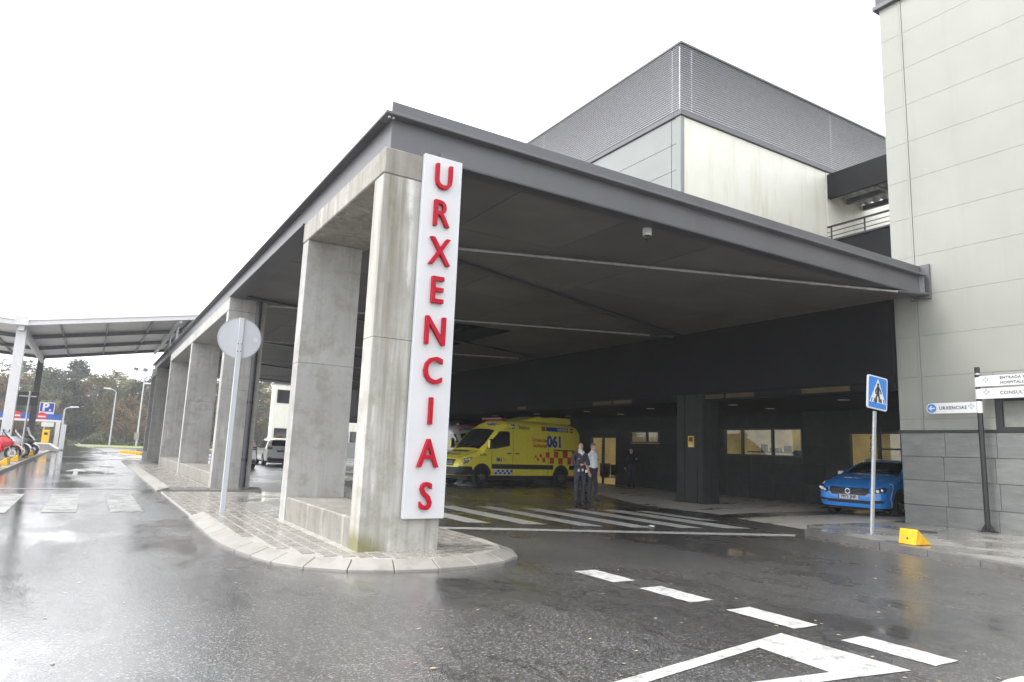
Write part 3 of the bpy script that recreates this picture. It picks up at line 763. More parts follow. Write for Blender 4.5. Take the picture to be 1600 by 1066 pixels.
part('back_wall', MB().box(33.8, 34, 9.9, 17.5, 6.3, 13.4), 'cream', lk)
for y in (10.6, 12.3, 14.0, 15.7, 17.2): part('railing_post', MB().box(26.38, 26.43, y, y+.05, 11.03, 11.62), 'black', lk)
part('handrail', MB().box(26.35, 26.45, 9.9, 17.4, 11.62, 11.68), 'black', lk)
for z in (11.22, 11.42): part('rail', MB().tube((26.4, 9.9, z), (26.4, 17.4, z), .018, n=6), 'black', lk)

# ================================================================== FAR PALE BLOCK beyond the canopy
fb = thing('far_block', 'pale cream two storey building with dark windows seen between the pillars', 'building', (28, 82, 0))
part('wall', MB().box(17.75, 45, 82, 83.4, 1.7, 8.1), 'cream', fb)
part('base', MB().box(17.72, 45.1, 81.96, 83.45, 0, 1.69), 'panel_blue', fb)
for z0, z1 in ((1.75, 3.05), (5.95, 7.5)):
    for k in range(9):
        f = part('window', MB().box(18.1+k*3, 20.9+k*3, 81.93, 81.999, z0, z1), 'black', fb)
        for q in (0, 1): part('pane', MB().box(18.25+k*3+q*1.33, 19.45+k*3+q*1.33, 81.90, 81.929, z0+.1, z1-.1), 'glass', f)
part('coping', MB().box(17.65, 45, 81.9, 83.5, 8.1, 8.25), 'steel', fb)
# ================================================================== SIGNS AND STREET FURNITURE
M['sign_blue'] = plain('sign_blue', (.03, .20, .60), .35, var=.04)
M['sign_red'] = plain('sign_red', (.60, .03, .04), .35, var=.05)
M['sign_back'] = plain('sign_back_grey', (.54, .56, .60), .5, 0., .02)
M['yellow'] = plain('machine_yellow', (.80, .46, .02), .4, var=.05)
M['line_grey'] = plain('sign_print_grey', (.12, .125, .135), .5, var=.05)
def rrect(w_, h_, r, n=5, cx=0., cy=0.):
    o_ = []
    for sx, sy, a0 in ((1, -1, -90), (1, 1, 0), (-1, 1, 90), (-1, -1, 180)):
        for k in range(n+1):
            a = rad(a0+90*k/n); o_.append((cx+sx*(w_/2-r)+r*math.cos(a), cy+sy*(h_/2-r)+r*math.sin(a)))
    return o_
def plate(poly, y0, y1): return MB().ext(poly, 'y', y0, y1)

# pedestrian crossing sign (built upright facing -Y, then leaned)
t = thing('crossing_sign', 'blue pedestrian crossing sign on a leaning grey post at the kerb', 'sign', (13.55, 8.25, .12), rad(-8), world=False)
t.rotation_euler = (0, rad(5.6), rad(-6)); t.location.x = 13.62
part('post', MB().prism(rrect(.085, .045, .012, 2), 0, 2.5), 'galv', t)
part('base_plate', MB().box(-.08, .08, -.06, .06, 0, .012), 'galv', t)
b = part('board', plate(rrect(.62, .80, .05, cy=2.83), -.06, -.03), 'white_sign', t); b.scale = (.97, 1, .87); b.location.z = .42
part('face', plate(rrect(.56, .74, .035, cy=2.83), -.064, -.0605), 'sign_blue', b)
part('triangle', plate([(-.255, 2.59), (.255, 2.59), (0, 3.17)], -.067, -.0645), 'white_sign', b)
fig = MB(); 
def stroke(mb_, pts, r, y0=-.070, y1=-.0675):
    for (x1, z1), (x2, z2) in zip(pts[:-1], pts[1:]):
        d = Vector((x2-x1, z2-z1)).normalized(); n = Vector((-d.y, d.x))*r; e = d*r*.5
        mb_.ext([(x1-e.x-n.x, z1-e.y-n.y), (x2+e.x-n.x, z2+e.y-n.y), (x2+e.x+n.x, z2+e.y+n.y), (x1-e.x+n.x, z1-e.y+n.y)], 'y', y0, y1); y0 -= .00012
stroke(fig, [(0, 2.97), (.005, 2.80)], .042); stroke(fig, [(.0, 2.82), (-.055, 2.70), (-.075, 2.60)], .022, -.0712); stroke(fig, [(.01, 2.82), (.045, 2.71), (.095, 2.62)], .022, -.0716)
stroke(fig, [(-.02, 2.96), (-.08, 2.87), (-.06, 2.80)], .016, -.0722); stroke(fig, [(.02, 2.96), (.08, 2.89), (.10, 2.82)], .016, -.0726)
part('walking_figure', fig, 'black', b)
part('head', MB().lathe([(.034, 0), (.034, .003)], 14, 'y', (0, -.070, 3.03)), 'black', b)
for k in range(6):
    x = -.19+k*.076; part('stripe', plate([(x-.012+x*.06, 2.60), (x+.014+x*.06, 2.60), (x+.014-x*.06, 2.695), (x-.012-x*.06, 2.695)], -.0694, -.0672), 'black', b)

# round sign seen from behind
t = thing('round_sign', 'round traffic sign seen from behind on a pale post beside the nearest portal', 'sign', (2.36, 14.44, .03))
part('post', MB().prism(rrect(.10, .05, .012, 2, 2.36, 14.42), .03, 3.93), 'sign_back', t)
d = part('disc', MB().lathe([(.40, 0), (.405, .012), (.40, .024)], 48, 'y', (2.36, 14.452, 3.52)), 'sign_back', t)
part('rim', MB().lathe([(.405, -.008), (.415, -.008), (.415, .03), (.405, .03)], 48, 'y', (2.36, 14.452, 3.52), True), 'galv', d)
part('sticker', MB().box(2.62, 2.70, 14.446, 14.4505, 3.47, 3.56), 'white_sign', d)
for z in (3.25, 3.4): 
    for dx in (-.03, .03): part('bolt', MB().tube((2.36+dx, 14.385, z), (2.36+dx, 14.396, z), .012, n=6), 'steel_dark', d)

# direction post
PX_, PY_ = 17.42, 7.84
t = thing('direction_post', 'black fingerpost with three white direction boards before the slate wall', 'sign', (PX_, PY_, .12))
part('pole', MB().tube((PX_, PY_, .12), (PX_, PY_, 3.84), .055, .055, 20), 'black', t, smooth=40)
part('base_plate', MB().box(PX_-.15, PX_+.15, PY_-.15, PY_+.15, .12, .14), 'black', t)
for a in range(4):
    c, s_ = math.cos(a*math.pi/2+.78), math.sin(a*math.pi/2+.78)
    part('gusset', MB().add([(PX_+c*.05-s_*.008, PY_+s_*.05+c*.008, .14), (PX_+c*.15-s_*.008, PY_+s_*.15+c*.008, .14), (PX_+c*.05-s_*.008, PY_+s_*.05+c*.008, .30), (PX_+c*.05+s_*.008, PY_+s_*.05-c*.008, .14), (PX_+c*.15+s_*.008, PY_+s_*.15-c*.008, .14), (PX_+c*.05+s_*.008, PY_+s_*.05-c*.008, .30)], [(0, 1, 2), (3, 5, 4), (0, 3, 4, 1), (1, 4, 5, 2), (0, 2, 5, 3)]), 'black', t)
for z0, z1 in ((3.66, 3.70), (3.40-.02, 3.60), (3.10, 3.33), (2.78, 3.05)):
    part('collar', MB().tube((PX_, PY_, z0), (PX_, PY_, z1), .066, .066, 20), 'galv' if z0 > 3.6 else 'white_steel', t, smooth=40)
def board(y0, y1, z0, z1, txts, arrow):
    X = PX_-.03
    poly = [(y0, z0), (y1, z0), (y1, z1), (y0, z1)]
    if arrow:
        r = (z1-z0)/2; poly = [(y0, z0)]+[(y1-r+r*math.sin(rad(a)), (z0+z1)/2-r*math.cos(rad(a))) for a in range(0, 181, 15)]+[(y0, z1)]
    bo = part('board', MB().ext(poly, 'x', X-.015, X+.015), 'white_sign', t)
    for s_, yc, zc, sz in txts:
        l = text_mb(s_, sz, 0, .004, space=1.12); l.xf(lambda x, y, z: (X-.018, yc-x, zc+y)); part('lettering', l, 'line_grey', bo)
    if arrow:
        yc = y1-(z1-z0)/2; zc = (z0+z1)/2
        part('arrow_disc', MB().lathe([(.105, 0), (.105, .002)], 24, 'x', (X-.0185, yc, zc)), 'sign_blue', bo)
        ar = MB().ext([(yc+.075, zc), (yc+.0, zc+.07), (yc-.005, zc+.04), (yc+.02, zc+.016), (yc-.07, zc+.016), (yc-.07, zc-.016), (yc+.02, zc-.016), (yc-.005, zc-.04), (yc, zc-.07)], 'x', X-.022, X-.019)
        part('arrow', ar, 'white_sign', bo)
    # cross emblem outline
    yc = (y0+.10) if arrow else (y1-.14); zc = (z0+z1)/2+.03; e = MB()
    for dx, dz in ((0, .045), (0, -.045), (.045, 0), (-.045, 0)):
        e.ext([(yc+dx-.02, zc+dz-.02), (yc+dx+.02, zc+dz-.02), (yc+dx+.02, zc+dz-.012), (yc+dx-.02, zc+dz-.012)], 'x', X-.0185, X-.016)
        e.ext([(yc+dx-.02, zc+dz+.012), (yc+dx+.02, zc+dz+.012), (yc+dx+.02, zc+dz+.02), (yc+dx-.02, zc+dz+.02)], 'x', X-.0185, X-.016)
        e.ext([(yc+dx+.012, zc+dz-.012), (yc+dx+.02, zc+dz-.012), (yc+dx+.02, zc+dz+.012), (yc+dx+.012, zc+dz+.012)], 'x', X-.0185, X-.016)
    part('emblem', e, 'line_grey', bo)
board(PY_+.05, PY_+1.16, 2.79, 3.04, [('URXENCIAS', PY_+.56, 2.915, .105)], True)
board(PY_-1.7, PY_-.05, 3.385, 3.625, [('ENTRADA PRINCIPAL', PY_-.92, 3.56, .085), ('HOSPITALIZACIÓN', PY_-.88, 3.45, .085)], False)
board(PY_-1.7, PY_-.05, 3.10, 3.34, [('CONSULTAS', PY_-.78, 3.22, .105)], False)

# yellow wedge blocks
def wedge(name, label, loc, rz, group=None, L=.34, W=.44, H=.27):
    t_ = thing(name, label, 'wheel stop', loc, rz, group, world=False)
    part('block', MB().ext([(-W*.42, 0), (W*.58, 0), (-W*.22, H), (-W*.30, H)], 'y', -L/2, L/2), 'yellow_block', t_, bevel=.012)
    part('bolt_hole', MB().tube((-W*.33, 0, H*.4), (-W*.385, 0, H*.4), .018, n=8), 'black', t_)
    return t_
wedge('yellow_wedge', 'yellow wedge block lying on the wet right-hand pavement', (12.87, 7.02, .125), rad(-8))
for k, y in enumerate((28.0, 31.6, 35.4, 40.4, 46.4, 50.6)):
    wedge('yellow_wedge', ['yellow wedge block at the left frame edge nearest the camera', 'second yellow wedge block along the left kerb', 'third yellow wedge block before the red motorcycle', 'yellow wedge block beside the red motorcycle wheel', 'yellow wedge block before the white motorcycle', 'yellow wedge block before the black scooter'][k],
          (-2.85, y, .125), rad(180), 'yellow wedge blocks along the left kerb', 1.2, .42, .3)
for k in range(7):
    wedge('kerb_block', ['nearest of the low yellow blocks in a row beyond the canopy', 'second low yellow block in the row beyond the canopy', 'third low yellow block in the row beyond the canopy', 'middle low yellow block in the row beyond the canopy', 'fifth low yellow block in the row beyond the canopy', 'sixth low yellow block in the row beyond the canopy', 'farthest low yellow block in the row beyond the canopy'][k], (4.0-.2*k, 63.2+.95*k, .0), rad(100), 'row of low yellow blocks beyond the canopy', .85, .5, .22)

# ---- carport-like shelter over the left bays
sh = thing('bay_shelter', 'white steel shelter with butterfly roof over the motorcycle bays', 'shelter', (-3.45, 49, .12))
SXv, SZv = -3.45, 6.85; YA, YB = 40.9, 58.6
def roofz(x): return SZv+(x-SXv)*.172 if x > SXv else SZv+(SXv-x)*.05
for y, mt, r in ((41.6, 'white_steel', .22), (57.7, 'steel_dark', .19)):
    part('post', MB().box(SXv-r, SXv+r, y-r*.8, y+r*.8, .12, SZv-.30), mt, sh, bevel=.02)
    part('post_head', MB().box(SXv-.22, SXv+.22, y-.2, y+.2, SZv-.30, SZv-.12), mt, sh)
part('valley_beam', MB().box(SXv-.12, SXv+.12, YA+.1, YB-.1, SZv-.42, SZv-.13), 'white_steel', sh)
for q, y in enumerate((YA, 46.7, 52.6, YB-.1)):
    for x0, x1 in ((SXv, 4.6), (SXv-7, SXv)):
        mt = 'white_steel' if q == 0 else 'steel'
        part('rafter', MB().ext([(x0, roofz(x0)-.20), (x1, roofz(x1)-.20), (x1, roofz(x1)+.02), (x0, roofz(x0)+.02)], 'y', y, y+.14), mt, sh)
for x in (-1.9, .2, 2.3, 4.2, -5.2, -8): part('purlin', MB().box(x-.05, x+.05, YA+.14, YB-.1, roofz(x)-.10, roofz(x)+.02), 'steel', sh)
for x0, x1 in ((SXv, 4.6), (SXv-7, SXv)):
    part('roof_sheet', MB().ext([(x0, roofz(x0)+.025), (x1, roofz(x1)+.025), (x1, roofz(x1)+.075), (x0, roofz(x0)+.075)], 'y', YA-.05, YB+.05), 'white_steel', sh)
part('gutter_end', MB().box(SXv-.28, SXv+.28, YA-.12, YA-.02, SZv-.18, SZv+.26), 'white_steel', sh)
part('brace', MB().tube((SXv+.1, 41.9, SZv-.5), (SXv+.1, 57.3, SZv-.5), .12, n=8), 'white_steel', sh, smooth=40)
part('edge_beam', MB().box(3.5, 3.64, YA+.15, YB, roofz(3.5)-.32, roofz(3.5)-.12), 'white_steel', sh)
for y in (42.3, 46.5): part('roof_leg', MB().tube((3.57, y, 6.32), (3.57, y, roofz(3.57)-.33), .055, n=8), 'galv', sh, smooth=40)

# dark rectangular sign seen from behind
t = thing('bay_sign', 'dark rectangular sign seen from behind on a thin post by the shelter', 'sign', (-2.95, 43.5, .12))
part('post', MB().tube((-2.86, 43.5, .12), (-2.86, 43.5, 3.6), .05, n=10), 'galv', t, smooth=40)
part('board', MB().box(-3.38, -2.48, 43.55, 43.58, 2.85, 3.55), 'plastic', t)
part('backing_rail', MB().box(-3.3, -2.56, 43.535, 43.548, 3.3, 3.36), 'galv', t)
# ---- car park entrance gantry
gt = thing('parking_gantry', 'blue height-limit gantry with two no-entry discs at the car park entrance', 'gantry', (-4.5, 72, 0))
part('beam', MB().box(-9, -2.2, 71.9, 72.15, 2.62, 3.08), plain('gantry_blue', (.03, .10, .42), .4), gt)
part('beam_edge', MB().box(-9, -2.2, 71.86, 72.2, 2.42, 2.60), 'white_steel', gt)
for x in (-2.4, -8.8): part('post', MB().box(x-.16, x+.16, 71.85, 72.2, 0, 2.41), 'white_steel', gt)
for x in (-3.65, -5.45):
    d = part('no_entry_disc', MB().lathe([(.36, 0), (.36, .02)], 28, 'y', (x, 71.87, 2.85)), 'sign_red', gt)
    part('bar', MB().box(x-.26, x+.26, 71.855, 71.869, 2.79, 2.91), 'white_sign', d)
part('clearance_bar', MB().box(-3.6, -2.7, 71.8, 71.85, 2.0, 2.38), 'white_steel', gt)
t = thing('parking_sign', 'square blue parking sign with a white P above the gantry', 'sign', (-3.4, 72.6, 0))
part('post', MB().tube((-3.4, 72.6, 0), (-3.4, 72.6, 3.2), .05, n=8), 'galv', t)
b = part('board', MB().box(-3.95, -2.85, 72.5, 72.54, 3.1, 4.1), 'white_sign', t)
part('face', MB().box(-3.9, -2.9, 72.49, 72.499, 3.3, 4.05), plain('parking_blue', (.02, .04, .30), .35), b)
l = text_mb('P.', .95, 0, .03); l.xf(lambda x, y, z: (-3.4+x, 72.485, 3.68+y)); part('letter', l, 'white_sign', b)
t = thing('ticket_machine', 'yellow parking ticket machine on the low concrete wall', 'machine', (-3.1, 71, .6))
part('cabinet', MB().box(-3.4, -2.85, 70.8, 71.2, .62, 1.72), 'yellow', t, bevel=.03); part('side_panel', MB().box(-2.84, -2.80, 70.8, 71.2, .64, 1.7), 'steel_dark', t); part('slot', MB().box(-3.25, -3.0, 70.79, 70.798, 1.3, 1.5), 'black', t)
t = thing('barrier_wall', 'low concrete ramp wall beside the car park entrance', 'wall', (-3.2, 68, 0))
part('wall', MB().ext([(-5.5, 0), (-2.0, 0), (-2.0, .2), (-2.7, .62), (-5.5, .62)], 'y', 66.5, 71.6), 'concrete2', t, bevel=.03)
t = thing('white_bollard_post', 'plain white square post next to the parking gantry', 'post', (-1.95, 73, 0))
part('post', MB().box(-2.05, -1.8, 72.9, 73.15, .06, 2.25), 'white_steel', t, bevel=.02); part('foot', MB().box(-2.15, -1.7, 72.8, 73.25, 0, .06), 'steel', t)
# lamps
def lamp(label, x, y, h, arm, double=False):
    t_ = thing('street_lamp', label, 'street lamp', (x, y, 0), group='grey street lamps beyond the car park')
    part('pole', MB().tube((x, y, 0), (x, y, h), .10, .06, 10), 'galv', t_, smooth=40)
    part('arm', MB().path([(x, y, h-.02), (x+arm*.3, y, h+.18), (x+arm, y, h+.3)], .05, 8), 'galv', t_, smooth=40)
    part('lantern', MB().ext([(x+arm-.05*math.copysign(1, arm), h+.22), (x+arm+.75*math.copysign(1, arm), h+.30), (x+arm+.7*math.copysign(1, arm), h+.42), (x+arm-.05*math.copysign(1, arm), h+.40)], 'y', y-.14, y+.14), 'white_steel', t_, bevel=.02)
lamp('tall street lamp with a short arm standing on the lawn', 2.17, 94, 6.6, -.6)
lamp('small far street lamp between gantry and lawn', -2.2, 150, 3.9, -.5)
lamp('short street lamp rising just behind the parking gantry', -2.45, 85, 3.9, .5)
lm = thing('floodlight_mast', 'tall floodlight mast with grey control box near the canopy end', 'mast', (5.9, 112, 0))
part('mast', MB().tube((5.9, 112, 0), (5.9, 112, 11), .14, .07, 10), 'galv', lm, smooth=40); part('control_box', MB().box(5.5, 6.1, 111.6, 111.86, 1.0, 2.0), 'kerb', lm)
part('crossbar', MB().box(4.6, 7.2, 111.95, 112.05, 10.75, 10.9), 'galv', lm)
for x in (4.7, 5.9, 7.1): part('floodlight', MB().box(x-.3, x+.3, 111.7, 112.1, 10.9, 11.25), 'steel', lm)
part('side_lantern', MB().box(5.95, 6.9, 111.9, 112.1, 9.0, 9.2), 'white_steel', lm)
t = thing('far_round_sign', 'small far round sign seen from behind on the lawn', 'sign', (-.4, 138, 0))
part('post', MB().tube((-.4, 138, 0), (-.4, 138, 2.3), .06, n=8), 'galv', t); part('disc', MB().lathe([(.6, 0), (.6, .03)], 20, 'y', (-.4, 137.8, 1.8)), 'sign_back', t)
t = thing('far_crossing_sign', 'small far blue crossing sign on the lawn', 'sign', (1.05, 138, 0))
part('post', MB().tube((1.05, 138, 0), (1.05, 138, 1.7), .06, n=8), 'galv', t); b = part('board', MB().box(.5, 1.6, 137.9, 137.94, 1.6, 2.6), 'sign_blue', t); part('triangle', plate([(.7, 1.75), (1.4, 1.75), (1.05, 2.45)], 137.88, 137.899), 'white_sign', b)
t = thing('lawn_marker', 'low white marker post on the lawn beside the floodlight mast', 'marker', (8.2, 100, 0))
part('post', MB().tube((8.0, 108, 0), (8.0, 108, 1.1), .05, n=8), 'galv', t); part('plate', MB().box(7.8, 8.2, 107.9, 107.94, .9, 1.7), 'white_sign', t)
# crumpled paper and fallen leaves
M['leaf_litter'] = plain('fallen_leaf', (.42, .33, .18), .5, var=.4, scale=30)
def litter(name, label, cat, x, y, z, s, mat, group=None):
    pts = []; 
    for k in range(7): a = k*2*math.pi/7; r = s*random.uniform(.5, 1.); pts.append((x+r*math.cos(a), y+r*.7*math.sin(a), z+random.uniform(.002, s*.25)))
    mbl = MB().add(pts+[(x, y, z+s*.35)], [(k, (k+1) % 7, 7) for k in range(7)]+[tuple(range(7))[::-1]])
    return tag(part(name, mbl, mat), label, cat, group)
litter('crumpled_paper', 'crumpled white paper lying on the zebra crossing', 'paper', 10.52, 11.3, .006, .12, 'white_sign')
g_ = MB(); rl = random.Random(3)
for k in range(420):
    if k < 170: x, y, z = rl.uniform(3, 13), rl.uniform(2, 12), .004
    elif k < 260:
        u = rl.random(); x, y, z = 12.75-u*1.1-rl.uniform(0.02, .35), 8.7-u*4+rl.gauss(0, .2), .005
    elif k < 330: x, y, z = rl.uniform(2.1, 5.3), rl.uniform(8.6, 13.5), .124
    else: x, y, z = rl.uniform(-2.2, 4), rl.uniform(3, 14), .004
    if z < .1 and 1.7 < x < 5.8 and y > 7.8: continue
    if 3.1 < x < 4.3 and y > 8.9: continue
    s = rl.uniform(.008, .028); a = rl.uniform(0, 6.3)
    g_.add([(x+s*math.cos(a+q*1.57)*(1 if q % 2 else .6), y+s*math.sin(a+q*1.57)*(1 if q % 2 else .6), z+rl.uniform(.001, .006)) for q in range(4)], [(0, 1, 2, 3)])
tag(part('leaf_litter', g_, 'leaf_litter'), 'scattered bits of leaf and grit on the wet road', 'litter', kind='stuff')
# ================================================================== VEHICLES
class Loft:
    """vehicle shell: x from the nose backwards, y half-width, z up"""
    def __init__(s, prof, plan, zb, taper, rnd=.3, rnd_pts=None, nose=None, pw=2.6):
        s.px, s.pz = zip(*prof); s.wx, s.ww = zip(*plan); s.zb = zb; s.taper = taper; s.rnd = rnd; s.rp = rnd_pts; s.nose = nose; s.pw = pw
    def zt(s, x): return float(np.interp(x, s.px, s.pz))
    def w(s, x): return float(np.interp(x, s.wx, s.ww))
    def r(s, x): return float(np.interp(x, *zip(*s.rp))) if s.rp else s.rnd
    def hw(s, x, z):
        zt = s.zt(x); r = min(s.r(x), zt-s.zb-.02); w_ = s.w(x)*s.taper(z)
        if z > zt-r: u = min(1, (z-(zt-r))/r); w_ *= max(0, 1-u**s.pw)**(1/s.pw)
        lo = s.zb+.18
        if z < lo: w_ *= 1-.06*((lo-z)/.18)**2
        return w_
    def top(s, x, y):
        zt = s.zt(x); r = min(s.r(x), zt-s.zb-.02); a, b = zt-r, zt
        if s.hw(x, a) < abs(y): return a
        for _ in range(22):
            m_ = (a+b)/2
            if s.hw(x, m_) > abs(y): a = m_
            else: b = m_
        return a
    def nx(s, x, z): return s.nose(x, z) if s.nose else 0.
    def front(s, y, z):
        a, b = s.px[0], s.px[0]+1.6
        if s.hw(a+1e-4, z) >= abs(y) and z < s.zt(a): return a+s.nx(a, z)
        for _ in range(24):
            m_ = (a+b)/2
            if s.hw(m_, z) >= abs(y) and z <= s.zt(m_): b = m_
            else: a = m_
        return b+s.nx(b, z)
    def rear(s, y, z):
        b, a = s.px[-1]-1.2, s.px[-1]
        if s.hw(a-1e-4, z) >= abs(y) and z < s.zt(a): return a
        for _ in range(24):
            m_ = (a+b)/2
            if s.hw(m_, z) >= abs(y) and z <= s.zt(m_): b = m_
            else: a = m_
        return b
    def build(s, nx=90):
        x0, x1 = s.px[0], s.px[-1]
        xs = sorted(set([x0+(x1-x0)*k/nx for k in range(nx+1)]+[x0+.02*k for k in range(12)]+[x1-.02*k for k in range(8)]))
        mb_ = MB(); N = 12; T = 9; rows = []
        for x in xs:
            zt = s.zt(x); r = min(s.r(x), zt-s.zb-.02); pts = []
            for k in range(N): 
                z = s.zb+(zt-r-s.zb)*k/(N-1); pts.append((s.hw(x, z), z))
            for k in range(1, T+1):
                u = math.sin(k/T*math.pi/2); z = zt-r+r*u; pts.append((s.hw(x, z) if k < T else 0., z))
            ring = [(x+s.nx(x, z), -y, z) for y, z in pts]+[(x+s.nx(x, z), y, z) for y, z in pts[-2::-1]]
            rows.append(ring)
        n = len(rows[0])
        for rg in rows: mb_.v += rg
        for i in range(len(rows)-1):
            for k in range(n-1): mb_.f.append((i*n+k, i*n+k+1, (i+1)*n+k+1, (i+1)*n+k))
            mb_.f.append((i*n+n-1, i*n, (i+1)*n, (i+1)*n+n-1))
        mb_.f += [tuple(range(n)), tuple(range((len(rows)-1)*n, len(rows)*n))[::-1]]
        return mb_
    # patches: side +1 = y>0.  off lifts off the skin
    def side(s, poly, sgn, off, step=.12): return grid_patch(poly, step).xf(lambda x, z, _: (x+s.nx(x, z), sgn*(s.hw(x, z)+off), z))
    def side_text(s, txt, size, x, z, sgn, off, bold=.0, align='CENTER', dirx=1):
        return text_mb(txt, size, 0, bold, align).xf(lambda u, v, _: (x+dirx*u, sgn*(s.hw(x+dirx*u, z+v)+off), z+v))
    def over(s, poly, off, step=.12): return grid_patch(poly, step).xf(lambda x, y, _: (x-off*.4, y, s.top(x, y)+off))
    def fr(s, poly, off, step=.06): return grid_patch(poly, step).xf(lambda y, z, _: (s.front(y, z)-off, y, z))
    def re(s, poly, off, step=.08): return grid_patch(poly, step).xf(lambda y, z, _: (s.rear(y, z)+off, y, z))

M['alloy'] = plain('wheel_alloy', (.45, .46, .48), .3, .8, .1)
M['amb_yellow'] = plain('ambulance_yellow', (.98, .85, .085), .3, var=.05, coat=.5)
M['amb_white'] = plain('ambulance_white', (.55, .56, .58), .3, var=.04, coat=.5)
M['amb_blue'] = plain('livery_blue', (.02, .07, .42), .35, var=.04)
M['amb_red'] = plain('livery_orange_red', (.62, .09, .02), .35, var=.05)
M['chrome'] = plain('chrome_trim', (.50, .51, .53), .2, 1., .03)
M['lamp_glass'] = plain('headlamp_glass', (.55, .57, .6), .08, .6, .2)
M['car_blue'] = plain('car_blue_paint', (.035, .32, .97), .22, var=.03, coat=.9)
M['car_white'] = plain('car_white_paint', (.86, .87, .88), .25, var=.03, coat=.8)
M['plate_white'] = plain('plate_white', (.72, .73, .74), .4, var=.03)
M['tail_red'] = plain('tail_lamp_red', (.35, .02, .02), .2, var=.05)

def wheel(parent, x, y, r, w_, rim_mat='alloy', spokes=5, steel=False):
    sg = 1 if y > 0 else -1
    prof = [(r*.60, -w_/2), (r*.90, -w_/2), (r*.985, -w_*.36), (r, -w_*.2), (r, w_*.2), (r*.985, w_*.36), (r*.90, w_/2), (r*.60, w_/2)]
    o = part('wheel', MB().lathe(prof, 32, 'y', (x, y, r), True), 'rubber', parent, smooth=40)
    rm = MB(); yo = y+sg*w_*.36
    rm.lathe([(r*.62, yo-.02), (r*.66, yo), (r*.66, yo+sg*.03), (r*.60, yo+sg*.03), (r*.57, yo-.01)], 32, 'y', (x, 0, r), True)
    rim = part('rim', rm, rim_mat, o, smooth=40)
    part('hub_back', MB().lathe([(r*.60, yo-sg*.06), (r*.60, yo-sg*.05)], 24, 'y', (x, 0, r)), 'plastic' if not steel else 'steel_dark', o)
    if steel:
        part('hub', MB().lathe([(r*.30, yo-sg*.04), (r*.28, yo+sg*.05), (r*.12, yo+sg*.06)], 20, 'y', (x, 0, r)), 'steel', o, smooth=40)
    else:
        for k in range(spokes):
            a = 2*math.pi*k/spokes+.3; c, s_ = math.cos(a), math.sin(a); n = (-s_, c); q = []
            for rr, hw_ in ((.08, .13), (.62, .07)):
                q += [(x+c*r*rr-n[0]*r*hw_, r+s_*r*rr-n[1]*r*hw_), (x+c*r*rr+n[0]*r*hw_, r+s_*r*rr+n[1]*r*hw_)]
            part('spoke', MB().ext([q[0], q[2], q[3], q[1]], 'y', yo-sg*.03, yo+sg*.02), rim_mat, o)
    return o
def arch(L, x, r, sgn, zc, zb):
    return [(x+r*math.cos(rad(a)), max(zb, zc+r*math.sin(rad(a)))) for a in range(-20, 201, 10)]

